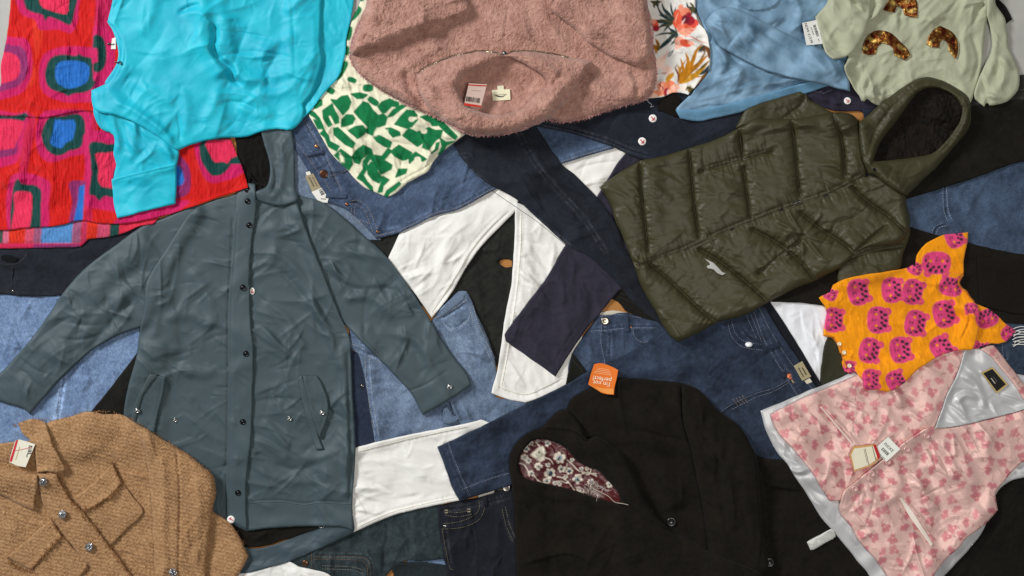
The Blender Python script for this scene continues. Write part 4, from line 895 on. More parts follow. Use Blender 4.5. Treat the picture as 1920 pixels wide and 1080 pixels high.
# ================================================================== green printed blouse
G_, K_ = '#0d6b3c', '#dcd8bd'
cv = Canvas(540, -180, 930, 400, K_)
def zc(s):   # polygons read off in a 5.4x enlargement whose corner sits at (570, 180)
    P, C = parse(s); return [(570 + x / 5.4, 180 + y / 5.4) for x, y in P]
for s in ("90,60 130,25 180,45 180,90 120,125 70,115", "45,150 100,165 155,225 190,300 215,370 150,265 110,215 60,185", "190,150 285,80 300,130 350,220 350,270 320,280 265,180 240,210 280,290 250,310 200,230",
          "330,45 380,5 440,-5 475,60 450,130 395,190 350,130 300,70 275,35", "380,310 385,240 430,190 490,195 515,230 490,280 430,300", "450,350 520,310 590,300 628,340 610,385 545,430", "300,330 340,320 420,390 480,450 515,480 490,525 420,490 350,430 305,390",
          "510,160 600,60 650,75 700,150 755,200 800,180 840,215 820,290 760,310 700,400 625,365 650,310 560,220", "750,110 790,60 870,30 930,65 870,120 820,170 790,165", "850,210 905,140 990,90 1030,100 960,150 900,200", "920,285 985,200 1040,145 1110,150 1145,200 1100,210 1060,230 1090,260 1150,240 1090,310 1040,325",
          "830,330 880,325 965,365 975,395 900,415 870,380", "700,410 750,395 820,430 885,470 870,520 820,510 740,460", "1000,400 1060,330 1140,365 1200,350 1260,320 1330,350 1400,350 1380,420 1340,440 1260,545 1200,520 1215,465 1150,510", "165,380 200,345 245,400 260,460 355,510 330,555 250,510 215,420",
          "310,600 370,540 400,560 480,620 490,690 455,750 390,700 350,640", "490,610 530,550 600,500 680,540 700,600 790,610 850,530 890,560 850,600 810,650 890,700 880,740 780,790 720,690 640,590 580,640 560,685 510,670", "880,560 960,500 1090,575 1040,640 1000,650 920,610", "1060,620 1130,570 1240,640 1200,660 1160,620 1100,650 1070,680",
          "540,830 600,740 600,660 640,610 670,630 640,680 640,730 600,800 640,870 690,920 700,980 640,910 590,860", "640,720 680,670 730,690 740,760 790,830 760,880 700,850 650,790", "930,820 960,740 1040,740 1030,780 980,800", "810,1020 840,960 960,875 980,890 920,950 860,990 840,1030", "750,975 790,850 800,815 860,850 800,910 790,970",
          "1180,210 1290,190 1380,240 1550,410 1530,440 1440,370 1360,290 1290,270 1230,240", "1280,260 1330,250 1350,300 1300,300", "1380,430 1440,470 1520,460 1440,500 1390,600 1360,590 1400,510", "480,-20 560,-30 640,-10 600,20 540,25", "100,240 150,270 200,330 140,330", "1290,580 1350,540 1370,470 1340,480 1330,540"):
    cv.poly(zc(s), G_, grow=1.3, sm=False)
for s in ("700,410 740,320 780,330 770,380", "800,350 850,340 850,400 890,450 830,420", "360,570 400,620 410,670 370,670"): cv.poly(zc(s), K_)
for cx, cy in ((1090, 235), (1215, 355), (1150, 640)): cv.ell(570 + cx / 5.4, 180 + cy / 5.4, 6, 5, 0, K_)
for x, y, rx, ry, a in ((665, 25, 16, 8, -50), (652, 62, 8, 14, 10), (640, 132, 7, 20, 30), (672, -5, 12, 8, 0), (660, 150, 9, 5, 20), (690, 165, 10, 7, 0), (620, 170, 8, 6, 30), (650, 95, 6, 9, 0), (700, 190, 12, 6, 35), (740, 195, 9, 6, 10)): cv.ell(x, y, rx, ry, a, G_, p=3)
cv.grain(4, 0.05, 5, 4, 40)
o = thing('printed_blouse', "cream blouse with bold green abstract print, between turquoise blouse and pink fleece", 'blouse', (720, 260))
cloth('hem_facing', "760,345* 800,322 812,302 835,280 872,252* 860,240 800,290", M['cotton'], o, t=3, step=1.5, paint=cv)
cloth('body', "700,-180* 676,0 655,50 642,110 600,175 578,209 586,228 596,244 622,289 649,316 668,338 684,352 712,364 726,370* 742,362 769,339 802,322 812,303 835,280 866,256* 900,200* 820,100* 780,-180*", M['cotton'], o, t=3.5, step=1.4, wr=[dict(a=2.4, L=40, ang=55, st=2.0, cr=4.5, fine=0.5), dict(a=1, L=16, ang=40, st=2, cr=1.6, fine=0.2)],
      folds=[('R', "622,200 645,240 690,290 715,340", 8, 5), ('G', "634,250 670,280 700,320 714,345", 5, 4), ('R', "600,215 620,260 660,300", 6, 3), ('R', "680,215 730,270 790,310", 12, 3), ('G', "722,362 765,332 800,312 830,272", 2.2, 1.6), ('R', "740,200 800,240 850,262", 7, 3.5)], paint=cv)

# ================================================================== turquoise blouse
TQ = '#0ca5bb'
o = thing('satin_blouse', "bright turquoise satin blouse with one wide cuffed sleeve", 'blouse', (420, 150))
tqp = dye('#059cb6', '#24c1cf', 61, 0.35, 60, spread=0.25, fine=0.08)
cloth('back_panel', "560,-180* 672,-180* 664,0 651,67 646,110 634,145 613,169 582,209 568,222* 530,225* 540,0*", M['blouse_satin'], o, t=3.5, wr=dict(a=1.8, L=40, ang=80, st=2, cr=2.4), paint=tqp)
cloth('neck_facing', "200,40* 216,50 232,90 232,125 222,150 205,160* 196,156 214,128 222,102 213,62", M['blouse_satin'], o, t=2, r=2, step=2, paint=tqp, folds=[('G', "224,70 228,100 222,135", 1.5, 1)])
cloth('sleeve', "175,178* 200,168 260,210 300,240 334,275 336,287 330,312 316,318 270,330 240,336 212,338* 215,322 218,311 213,290 213,254 190,242 176,215", M['blouse_satin'], o, t=6, r=8, wr=[dict(a=2.0, L=40, ang=60, st=2, cr=3.5, fine=0.4)],
      folds=[('R', "200,200 215,240 225,290", 8, 5), ('R', "245,225 250,270 240,310", 9, 4), ('R', "300,260 320,290 318,305", 7, 4)], paint=tqp)
cloth('cuff', "209,336* 240,327 267,321 300,312 330,306* 331,345 329,383* 284,393 250,402 220,410* 213,382 211,355", M['blouse_satin'], o, t=5, r=4, wr=dict(a=0.9, L=40, ang=-10, st=3, cr=1.2), paint=tqp, folds=[('G', "211,340 267,326 331,311", 1.8, 1.5)])
cloth('body', "215,-180* 211,0 202,40 212,50 220,62 228,85 228,105 219,130 210,147 196,158 171,169* 172,190 176,205 190,212 213,215 240,224 267,238 290,252 311,267 331,282 345,277 356,272 390,263 422,258 462,257 489,247 520,242 547,243 566,226 570,205 567,196 587,169 604,116 600,76 602,0 604,-180*", M['blouse_satin'], o, t=6, r=8,
      wr=[dict(a=4.0, L=100, ang=-35, st=2.0, cr=6.0, fine=0.3, dens=1.3), dict(a=0.4, L=32, ang=-40, st=2.8, cr=1.8, fine=0.1, dens=0.4)],
      folds=[('R', "384,-40 378,30 384,80 402,112 420,150", 18, 10), ('R', "424,20 428,80 442,130 462,146 505,152", 16, 10), ('G', "395,40 404,66 400,92 414,114 432,128 438,150 462,158", 6, 12), ('G', "330,28 355,14 380,8", 5, 6), ('R', "470,170 520,176 560,150", 9, 4), ('R', "440,200 480,215 520,210", 10, 5), ('R', "340,160 350,210 345,260", 10, 3.5), ('G', "330,210 338,240 336,270", 3, 2.5), ('R', "410,160 400,200 380,230", 10, 4),
             ('R', "210,190 250,205 300,240 328,272", 6, 4), ('R', "480,110 520,80 560,60", 12, 5), ('R', "500,150 560,130 590,110", 10, 4), ('R', "530,30 560,0 590,-20", 10, 5), ('R', "300,-30 280,30 260,70", 12, 4), ('R', "240,150 300,180 330,200", 10, 3), ('G', "224,60 234,100 225,135 205,160", 1.6, 1.2)], paint=tqp)
card('neck_label', "210,72* 217,70* 217,92* 208,92*", M['paper'], o, '#d8d8d0', th=0.6)
ribbon('beaded_tie', "201,83 206,81 210,84 214,82", 2.6, M['plastic'], o, '#14100f', lift=1.5, thick=2); ribbon('beaded_tie', "216,116 221,118 226,115 225,121", 2.6, M['plastic'], o, '#14100f', lift=1.5, thick=2)
# ================================================================== blue satin top, floral top
o = thing('navy_sweatshirt', "dark navy top with white round badge peeking out under the sage sweatshirt", 'top', (1570, 190))
cloth('body', "1495,172* 1510,160 1560,150 1600,150 1640,170 1668,210* 1640,215 1610,209 1590,209 1560,207 1530,195 1515,185", M['chino'], o, t=5, r=5, wr=dict(a=2, L=20, ang=15, st=2, cr=3.5), folds=[('R', "1510,172 1535,184 1560,192", 6, 5)], paint=dye('#1d1b26', '#312d3d', 73, 0.4))
ribbon('embroidery', "1524,170 1532,173 1540,171 1544,175 1552,171 1560,169", 3.0, M['thread'], o, '#5f5d6c', lift=0.4, dash=(2, 1.6), gap='#292633')
badge(o, 1589, 189, 6.6, 45)
o = thing('crinkled_top', "dusty blue crinkled satin top with long sleeve and ribbed hem", 'top', (1430, 100))
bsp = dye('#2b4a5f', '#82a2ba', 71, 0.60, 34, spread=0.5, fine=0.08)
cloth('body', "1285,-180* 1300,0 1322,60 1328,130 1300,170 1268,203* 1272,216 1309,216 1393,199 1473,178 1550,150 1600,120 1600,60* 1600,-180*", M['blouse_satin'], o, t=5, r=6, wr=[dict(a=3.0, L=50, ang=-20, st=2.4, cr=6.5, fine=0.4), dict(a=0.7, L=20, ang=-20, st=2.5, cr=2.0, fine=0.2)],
      folds=[('R', "1340,80 1370,120 1440,150 1500,160", 9, 5), ('R', "1300,150 1340,165 1420,170", 8, 4), ('S', "1371,-20 1385,8 1411,20 1447,14 1469,-5", 8, 5), ('R', "1470,20 1440,40 1400,40", 9, 5), ('R', "1500,10 1530,40 1540,70", 10, 5), ('R', "1290,175 1350,150 1400,128", 6, 5), ('R', "1300,190 1370,172 1450,150", 5, 4), ('R', "1330,70 1360,110 1345,150", 7, 6), ('G', "1345,60 1375,110 1400,125", 4, 5), ('R', "1420,165 1480,150 1520,148", 5, 4), ('R', "1320,-10 1350,20 1390,30", 7, 5), ('R', "1480,-20 1500,20 1490,60", 7, 6)], paint=bsp)
cloth('hem_band', "1266,205* 1310,205 1370,193 1430,177 1490,160 1550,146 1556,160* 1520,172 1473,188 1393,209 1340,221 1309,227 1275,222* 1270,213", M['jersey'], o, t=4, r=4, wr=dict(a=0.8, L=25, ang=-12, cr=1.0), paint=dye('#4f7a98', '#6f99b6', 5, 0.5))
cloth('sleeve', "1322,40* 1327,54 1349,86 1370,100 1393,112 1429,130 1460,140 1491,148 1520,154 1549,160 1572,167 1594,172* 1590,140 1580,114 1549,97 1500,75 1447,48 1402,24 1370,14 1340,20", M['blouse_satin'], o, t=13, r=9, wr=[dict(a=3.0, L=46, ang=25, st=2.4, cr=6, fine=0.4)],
      folds=[('R', "1390,50 1440,90 1500,115 1580,145", 14, 4), ('R', "1395,35 1410,60 1400,85", 7, 5), ('G', "1415,55 1405,75 1425,90", 5, 4)], paint=bsp)
pt = card('price_tag', "1504,43* 1533,37* 1542,82* 1512,85*", M['paper'], None, '#d9d8d2', th=0.8, bow=1.0, lift=1.5)
tag(pt, "white paper price tag with barcode between the blue top and the sage sweatshirt", 'price tag')
bars(pt, 1530, 57, 22, 5, 72, seed=8, name='barcode'); text("NOW £13.99", 1516, 62, 7, 72, '#222222', pt, bold=0.012); squiggle(pt, 1523, 58, 16, 72, '#555555', 1.0, 0.9, seed=7); squiggle(pt, 1535, 75, 6, 72, '#555555', 0.8, 1.0, n=8, seed=8)

cv = Canvas(1160, -180, 1360, 220, '#dcd9d2')
def fc(s): P, C = parse(s); return [(1200 + x / 4.695, y / 4.695) for x, y in P]
TL, OL, GD, CO, CR, PK_, WN = '#1f3437', '#4c4721', '#b0700f', '#d8563a', '#9a1f2c', '#e0937c', '#6f1a2c'
for s, w, c in (("280,210 210,190 160,190 100,170", 22, TL), ("290,180 230,160 180,110 150,50", 16, TL), ("290,170 250,130 215,90 190,20", 15, TL), ("300,170 290,130 275,80 272,20", 12, TL), ("290,200 220,215 170,240 150,280", 16, OL), ("280,190 200,180 130,180", 12, OL), ("300,140 310,90 315,60", 10, TL),
                ("340,300 290,310 260,350 200,400 150,450", 26, TL), ("330,290 260,290 180,300 130,320", 10, TL), ("300,430 280,470 245,510", 6, TL), ("300,440 265,460 240,500", 5, TL), ("90,10 140,25 190,10", 22, OL), ("460,50 490,100 530,160 555,220", 20, TL), ("440,20 470,60 490,100", 14, OL), ("410,20 420,60 450,80", 10, TL),
                ("135,340 160,390 150,440 130,480", 22, GD), ("140,360 165,400 150,450", 8, OL)): cv.stroke(fc(s), 3 / 4.7, 1.5 / 4.7, c, mid=w / 4.7 * 1.35)
rnl = random.Random(9)
for cx, cy, n, ln, a0, a1, cs in ((300, 200, 16, 170, 150, 330, (TL, OL, TL)), (440, 60, 8, 110, 20, 110, (TL, OL)), (330, 300, 9, 130, 100, 250, (TL, TL, OL)), (120, 20, 7, 80, -20, 90, (OL, TL)), (135, 400, 6, 80, 60, 200, (OL, GD)), (560, 400, 7, 90, 40, 140, (OL, WN, TL)), (350, 735, 14, 230, 270, 345, (GD, '#c08a22', GD, OL)), (420, 800, 5, 70, -60, 20, (OL, GD))):
    for k in range(n):
        a = math.radians(a0 + (a1 - a0) * k / max(1, n - 1) + rnl.uniform(-6, 6)); l = ln * rnl.uniform(.6, 1.0); q = a + rnl.uniform(-.5, .5)
        p = [(cx, cy), (cx + l * .5 * math.cos(a), cy + l * .5 * math.sin(a)), (cx + l * .5 * math.cos(a) + l * .5 * math.cos(q), cy + l * .5 * math.sin(a) + l * .5 * math.sin(q))]
        cv.stroke([(1200 + u / 4.695, v / 4.695) for u, v in p], 1.2, .5, cs[k % len(cs)], mid=rnl.uniform(1.6, 3.6))
for x, y, rx, ry, a, c in ((340, 130, 40, 45, 0, CO), (400, 110, 45, 40, 20, '#e08064'), (330, 200, 35, 45, 10, CO), (380, 250, 50, 45, 0, '#e4745a'), (440, 240, 50, 40, -20, CO), (480, 200, 35, 30, 20, '#d94a3c'), (400, 280, 50, 30, 0, '#ea9a80'), (360, 70, 22, 30, 0, '#e58f74'), (440, 180, 40, 38, 0, CR), (400, 170, 32, 36, 10, WN), (430, 130, 22, 20, 0, CR),
                           (130, 220, 30, 40, 0, CO), (140, 250, 28, 25, 0, CR), (120, 190, 20, 20, 0, '#e58f74'), (350, 370, 40, 45, 0, '#e9a48c'), (400, 380, 50, 30, 20, CO), (330, 400, 15, 40, 20, '#efbba8'), (450, 380, 30, 16, 30, '#e9a48c'), (170, 560, 40, 60, 30, '#efd2c4'), (240, 620, 40, 40, 0, '#f0cdbd'), (200, 520, 30, 30, 0, '#eccdbd'),
                           (200, 760, 50, 40, 0, '#ea9c80'), (260, 750, 45, 40, -10, '#e17a58'), (310, 770, 40, 25, -10, '#efb59c'), (160, 820, 60, 26, 0, '#e9906e'), (230, 810, 20, 34, 10, CR), (250, 820, 12, 30, 0, '#ecd5cc'), (290, 810, 40, 20, 0, '#efab90'), (110, 840, 40, 20, 0, '#ecc0aa'), (390, 780, 30, 20, 0, '#ecd6c8')): cv.ell(1200 + x / 4.695, y / 4.695, rx / 4.3, ry / 4.3, a, c)
for s, w, c in (("400,160 380,190 365,220", 8, '#f0c8c0'), ("430,240 470,260 500,240", 10, '#f2a893'), ("340,110 320,150 310,200", 8, '#f0a088'), ("370,320 440,320 520,360 590,380", 8, '#d98a76'), ("330,750 380,700 430,620 470,520 500,440 555,380", 30, GD), ("350,730 430,640 520,560 600,480", 34, GD), ("360,740 450,690 540,610 610,530", 34, '#c08a22'),
                ("340,730 380,620 370,560 355,510", 18, GD), ("370,700 410,620 425,540 400,460", 26, GD), ("300,640 260,680 240,700 235,740", 34, '#c4891c'), ("330,740 340,660 310,600 330,560", 14, '#7a3a1c'), ("470,600 540,520 590,420", 12, '#7d5214'), ("520,620 570,570 610,540", 12, OL), ("560,400 600,440 610,520", 24, '#6b3d18'), ("520,660 580,620 610,570", 24, TL),
                ("400,800 420,770 460,790 430,830", 24, OL), ("380,720 430,660 500,590", 4, '#7d5214'), ("400,560 420,600 400,660", 3, '#7d5214'), ("160,740 200,770 220,800", 5, CR), ("250,440 230,480 200,520", 10, '#efb8a8'), ("170,650 230,640 210,660", 5, '#a86a60')): cv.stroke(fc(s), 2 / 4.7, 1.5 / 4.7, c, mid=w / 4.7 * 1.2)
o = cloth('floral_top', "1170,-180* 1296,-180* 1304,0 1306,30 1312,45 1322,55 1327,67 1331,95 1330,128 1318,142 1308,158 1291,178* 1276,174 1262,174 1240,182 1215,184 1180,188* 1170,100", M['cotton'], None, t=5, r=4, step=1.3, wr=[dict(a=2.0, L=30, ang=50, st=2, cr=3.5, fine=0.4)],
      folds=[('R', "1240,60 1270,75 1325,62", 6, 4), ('R', "1230,120 1250,110 1270,90", 6, 4), ('G', "1260,70 1290,68 1320,75", 3, 2)], paint=cv)
tag(o, "white top with coral flowers and golden palm leaves, right of the pink fleece", 'top')

# ================================================================== sage sweatshirt, navy sweatshirt
o = cloth('folded_jeans', "1618,205* 1640,205 1675,200* 1670,240 1640,250 1620,236*", M['denim'], None, t=2.5, paint=dye('#14203a', '#3a5478', 75, 0.3))
tag(o, "tiny blue denim corner between the sage sweatshirt and the puffer hood", 'jeans')
o = cloth('black_sweater', "1840,-180* 1862,-180 1868,-10 1885,10 1898,36* 1884,47* 1862,34 1845,10", M['black_cotton'], None, t=3, r=3, color='#151310', wr=dict(a=1, L=20, cr=1.5))
tag(o, "black garment edge sticking out at the sage sweatshirt's right shoulder", 'top')
SG = '#a4a68d'
o = thing('sequin_sweatshirt', "sage green sweatshirt with three golden sequin rainbows", 'sweatshirt', (1720, 90))
cloth('body', "1560,-180* 1555,0 1590,108 1583,124 1587,140 1595,155 1603,169 1611,179 1615,189 1620,191* 1626,184 1634,192 1651,201* 1700,225 1800,225* 1822,188 1834,150 1842,110 1850,40 1866,0 1862,-180*", M['jersey'], o, SG, t=8, r=9, step=2.2,
      wr=[dict(a=4.0, L=60, ang=-60, st=1.8, cr=10.0, fine=0.6), dict(a=1.0, L=24, ang=-40, st=2, cr=2.6, fine=0.2)],
      folds=[('R', "1690,130 1700,165 1680,195", 10, 6), ('R', "1640,120 1620,160 1630,190", 8, 5), ('R', "1760,120 1790,140 1815,180", 10, 5), ('G', "1640,172 1670,180 1690,176", 3, 2.5), ('R', "1720,20 1760,30 1800,20", 12, 4), ('R', "1600,60 1640,50", 10, 4), ('G', "1600,150 1616,176 1650,190", 4, 2.5), ('R', "1730,150 1740,190", 9, 5), ('R', "1612,176 1616,160 1628,140", 4, 5), ('R', "1630,190 1634,170 1646,150", 4, 5), ('R', "1652,196 1654,176 1662,160", 4, 5), ('G', "1622,184 1625,165 1636,148", 3, 4), ('G', "1820,60 1835,110 1822,160", 5, 5), ('R', "1800,60 1812,110 1800,150", 8, 5), ('R', "1655,-20 1640,40 1610,70", 8, 5)])
cloth('sleeve', "1570,-180* 1552,0 1540,18 1529,32* 1534,55 1540,76 1549,100 1556,107 1562,111 1575,109 1584,107* 1600,98 1612,80 1624,58 1632,20 1634,-10 1634,-180*", M['jersey'], o, SG, t=8, r=9, step=2.2, wr=[dict(a=3.2, L=36, ang=50, st=2, cr=6, fine=0.4)],
      folds=[('G', "1548,98 1570,92 1590,96", 3, 2.5), ('R', "1560,40 1590,60 1600,80", 8, 4), ('R', "1550,70 1575,85", 7, 4)])
cloth('sleeve', "1848,-180* 1866,-40 1866,5 1873,18 1884,35 1887,49 1890,70 1891,89 1902,110 1909,129 1912,150 1909,168 1900,180 1887,191 1870,196 1856,198 1850,190 1846,200 1838,195* 1828,186 1826,176 1832,155 1845,125 1858,95 1858,60 1850,30*", M['jersey'], o, SG, t=9, r=11, step=2.2, wr=[dict(a=3.2, L=38, ang=70, st=2, cr=7, fine=0.4)],
      folds=[('R', "1880,100 1885,140 1860,180", 10, 6), ('R', "1865,80 1862,120 1845,160", 8, 5), ('G', "1830,170 1850,175 1866,172", 4, 3), ('R', "1836,165 1846,180 1848,196", 4, 3)])
def sqp(x, y):
    n = noise(x / 9, y / 9, 3); m = np.clip(0.5 + n * 1.1, 0, 1)[:, None]
    g = np.clip(noise(x / 14 + 4, y / 14, 8) * 1.6 - 0.25, 0, 1)[:, None]
    c = lin('#5c2318') * (1 - m) + lin('#96622f') * m
    return c * (1 - g) + lin('#dcb866') * g
for s in ("1618,100* 1620,84 1628,68 1640,58 1656,57 1672,62 1687,76 1700,90 1707,104* 1703,108 1697,112* 1684,106 1678,105* 1674,92 1666,84 1654,80 1646,86 1641,102* 1630,103",
          "1737,84* 1742,68 1750,56 1763,48 1772,52 1786,60 1794,72 1797,90 1792,110* 1786,104 1779,96* 1778,86 1774,78 1767,74 1763,80 1761,90* 1748,88",
          "1656,19* 1664,6 1675,-8 1700,-12 1716,-4 1721,12 1720,33* 1708,31 1696,28* 1694,18 1689,13 1681,13 1678,23* 1666,22"):
    cloth('sequin_rainbow', s, M['sequin'], o, t=2.0, r=2, step=1.2, wr=dict(a=0.5, L=6, ang=0, st=1, cr=0.6), paint=sqp, wob=0.8)

# ================================================================== pink teddy fleece
PKc = '#a87f76'
def curls(a=1.7, L=7.2, seed=1):
    def f(X, Y, D, xs, ys):
        w = X + 5 * noise(X / 16, Y / 16, seed), Y + 5 * noise(X / 16, Y / 16, seed + 1)
        n = 1 - np.abs(noise(w[0] / L, w[1] / (L * 0.75), seed + 2)) * 2
        n2 = 1 - np.abs(noise(w[0] / (L * .55), w[1] / (L * .5), seed + 3)) * 2
        return a * (n + 0.5 * n2) * sstep(-1, 6, D)
    return f
pkp = dye('#8f665b', '#bc9283', 81, 0.5, 40, spread=0.2, fine=0.25)
o = thing('teddy_fleece', "dusty pink teddy fleece with wide zip collar folded open", 'fleece', (940, 110))
cloth('body', "700,-180* 689,0 680,27 664,60 656,98 662,115 671,134 702,160 747,187 791,207 822,222 880,250 933,253 978,242 1022,224 1049,228 1089,224 1120,214 1147,204 1175,198 1200,190 1220,178 1231,147 1229,110 1224,89 1220,40 1213,0 1216,-180*", M['sherpa'], o, t=16, r=16, step=1.7, mx=3, blur=8, wob=1.6,
      wr=dict(a=4, L=90, ang=20, st=1.6, cr=5, fine=0.8), folds=[('R', "680,120 740,160 790,200", 12, 6), ('G', "760,120 770,170 810,210", 6, 5), ('G', "1180,124 1196,160 1190,190", 6, 5), ('R', "1100,150 1150,175 1200,170", 14, 6), ('R', "900,30 940,60 1000,50", 30, 6), ('G', "955,0 948,50 946,95", 3, 2)], extra=curls(seed=3), paint=pkp)
cloth('sleeve', "690,-180* 860,-180* 868,-10 880,8 881,20 866,29 845,37 810,48 778,58 742,72 711,84 680,94 658,101 662,70 678,30 688,0", M['sherpa'], o, t=18, r=15, step=1.7, mx=3, blur=8, wob=1.4, wr=dict(a=5, L=60, ang=-20, st=2, cr=6), extra=curls(seed=13), paint=pkp)
cloth('sleeve', "1075,-180* 1045,-40 1038,0 1034,16 1046,30 1075,52 1092,68 1110,84 1140,102 1165,114 1185,122 1200,122 1216,108 1226,80 1222,40 1214,0 1216,-180*", M['sherpa'], o, t=18, r=15, step=1.7, mx=3, blur=8, wob=1.4, wr=dict(a=3, L=60, ang=40, st=2, cr=4), folds=[('G', "1176,112 1190,122 1198,116", 4, 4)], extra=curls(seed=23), paint=pkp)
def hollow(X, Y, D, xs, ys): return -14 * np.exp(-(((X - 945) / 62) ** 2 + ((Y - 172) / 34) ** 2) ** 1.5) + curls(1.2, 7, 43)(X, Y, D, xs, ys)
cloth('collar_inside', "835,140* 870,112 930,98 990,104 1035,125 1050,160 1030,215 960,240 900,238 860,215 840,180", M['sherpa'], o, t=6, r=10, step=1.7, mx=3, blur=12, wr=dict(a=2, L=40, cr=2), extra=hollow, paint=pkp)
cloth('collar', "781,139* 800,125 845,106 880,98 905,95 930,98 946,103 962,97 985,95 1020,98 1067,108 1108,115* 1100,135 1084,160 1067,183 1040,213 1005,236 960,249 900,255 865,249 830,225 800,195 784,165", M['sherpa'], o, t=24, r=17, step=1.7, mx=3, blur=7, wob=1.4,
      holes=["861,160 864,147 880,136 900,128 922,117 940,108 956,108 980,118 1000,130 1022,146 1027,158 1010,172 994,186 985,200 968,208 945,214 920,215 903,210 886,205 872,196 864,180"],
      folds=[('R', "1080,130 1050,170 1010,210", 8, 5), ('G', "1060,125 1035,160 1015,185", 4, 4), ('R', "800,150 820,190 870,225", 10, 5)], wr=dict(a=2.5, L=50, ang=30, cr=3), extra=curls(seed=33), paint=pkp)
for s in ("783,138 800,125 845,106 880,98 905,95 930,98 943,102", "950,102 962,97 985,95 1020,98 1066,107"): ribbon('zip', s, 3.2, M['steel'], o, '#8f9074', lift=1.0, dash=(1.8, 1.2), gap='#5c5648', thick=1.5)
lathe('zip_slider', 946, 100, [(4.5, 0), (4.5, 3), (3, 4.5), (1, 5)], M['steel'], o, '#6e7076', 14, sx=0.7)
pg = card('price_tag', "879,156* 913,158* 902,200* 870,197*", M['paper'], o, '#cfb4a8', th=0.8, lift=2.0, bow=1.5)
flatpoly('tag_border', [[(877, 160), (912, 162), (912, 160), (878, 158)]], pg, M['ink'], '#b8382c'); bars(pg, 887, 187, 26, 9, 8, seed=12); squiggle(pg, 893, 170, 18, 4, "#a08d84", 0.5, 0.8, seed=9)
flatpoly('tag_stripe', [[(871, 193), (902, 198), (902, 201), (870, 197.5)]], pg, M['ink'], '#cc3322', lift=0.5)
lb = card('neck_label', "922,169* 956,167* 957,187* 924,189*", M['paper'], o, '#ddd8b8', th=0.8, lift=1.5)
squiggle(lb, 938, 177.5, 24, -3, "#4a4a46", 1.8, 0.8, seed=10); flatpoly("label_swoosh", [[(928, 178), (936, 180), (942, 180.5), (949, 177), (943, 182), (937, 182.5), (930, 180.5)]], lb, M["ink"], "#2a2a28")
card('size_label', "932,161* 944,160* 945,169* 933,170*", M['paper'], o, '#d9d4b8', th=0.6, lift=1.2)
# loose pile along the rim so the outline reads as fleece
def pile(parent, outline, n, ln, colr, width=0.9, seed=1, closed=False, both=True, name='pile_fringe'):
    rnd = random.Random(seed); P = smooth(outline, closed=closed, wob=0, seg=2); sg = np.hypot(*np.diff(P, axis=0).T); s = np.concatenate([[0], np.cumsum(sg)])
    V = []; F = []; C = []; base = lin(colr)
    for _ in range(n):
        q = rnd.random() * s[-1]; x = np.interp(q, s, P[:, 0]); y = np.interp(q, s, P[:, 1]); a = rnd.random() * 2 * math.pi; l = ln * (0.5 + rnd.random()); z = float(hz(x, y)); c = base * (0.7 + 0.7 * rnd.random())
        ca, sa = math.cos(a), math.sin(a); bend = (rnd.random() - .5) * l * 0.9; b = len(V)
        for t in (0, 0.35, 0.7, 1.0):
            px = x + ca * l * t - sa * bend * t * t; py = y + sa * l * t + ca * bend * t * t; zz = max(z + 0.4 + 1.6 * math.sin(math.pi * min(1, t * 0.9)), float(hz(px, py)) + 0.5); w = width * (1 - 0.7 * t)
            V.append((px - sa * w, py + ca * w, zz)); V.append((px + sa * w, py - ca * w, zz + 0.3)); C += [c, c]
        for k in range(3): F.append((b + 2 * k, b + 2 * k + 1, b + 2 * k + 3, b + 2 * k + 2))
    V = np.array(V); oo = link_mesh(name, W2(V[:, 0], V[:, 1], V[:, 2]), np.array(F), M['fibre'], parent, np.array(C)); oo['kind'] = 'stuff'; return oo
pile(o, "676,40 660,80 658,110 671,134 702,160 747,187 791,207 822,222 880,250 933,253 978,242 1022,224 1049,228 1089,224 1147,204 1200,190 1220,178 1231,147 1224,89 1216,20", 1300, 3.8, '#b38580', 0.8, 3)
# ================================================================== olive puffer coat
OV = '#3a3722'
QL = ["1200,303 1203,360 1210,420 1216,470", "1292,280 1298,340 1304,400 1311,446", "1387,243 1391,280 1393,300", "1395,316 1400,360 1407,406", "1484,224 1492,285 1496,330 1500,366", "1562,215 1578,260 1584,300 1584,332",
      "1216,492 1260,530 1310,578 1345,606", "1312,468 1350,490 1400,530 1440,566", "1410,430 1450,450 1500,490 1530,530", "1500,398 1540,430 1580,455 1602,476", "1596,350 1630,380 1662,402 1704,440", "1662,425 1640,440 1602,474", "1184,490 1202,496 1216,492"]
PKT = ["1313,322 1380,304 1447,285", "1424,512 1460,480 1502,450"]
ZIP = "1150,500 1202,496 1240,484 1287,468 1330,448 1373,430 1420,412 1464,394 1507,380 1549,366 1590,346 1630,326"
def quilt(lines, P=16, lam=15, seedk=1, zipw=True):
    def f(X, Y, D, xs, ys):
        dm = np.maximum(D, 0) * 1.1; ars = np.zeros_like(X); wk = np.zeros_like(X); 
        for k, q in enumerate(lines):
            d, sd, ar, Lt = pline(q, xs, ys, R=60)
            m = d < dm; dm = np.where(m, d, dm)
            g = noise(ar / 8.0 + 13 * k, d / 70.0, seedk + k) + 0.3 * noise(ar / 4.5 + 3 * k, d / 24.0, seedk + k + 40)
            wk = wk + 6.5 * (0.35 - np.sqrt(g * g + .001)) * np.exp(-d / 20) * sstep(0.5, 5, d)
        puff = P * (1 - np.exp(-dm / lam)) ** 0.75
        return puff + wk
    return f
o = thing('puffer_coat', "long dark olive quilted puffer coat with large fur lined hood", 'coat', (1440, 400))
cloth('sleeve', "1380,240* 1396,208 1420,196 1447,187 1480,178 1500,172 1512,178 1518,187 1535,196 1560,210 1590,216 1600,240*", M['puffer'], o, OV, t=5, r=8, wr=dict(a=1.5, L=25, ang=-30, cr=2), extra=quilt(["1510,178 1500,200 1480,214 1470,222", "1560,208 1590,205"], 8, 9, 5))
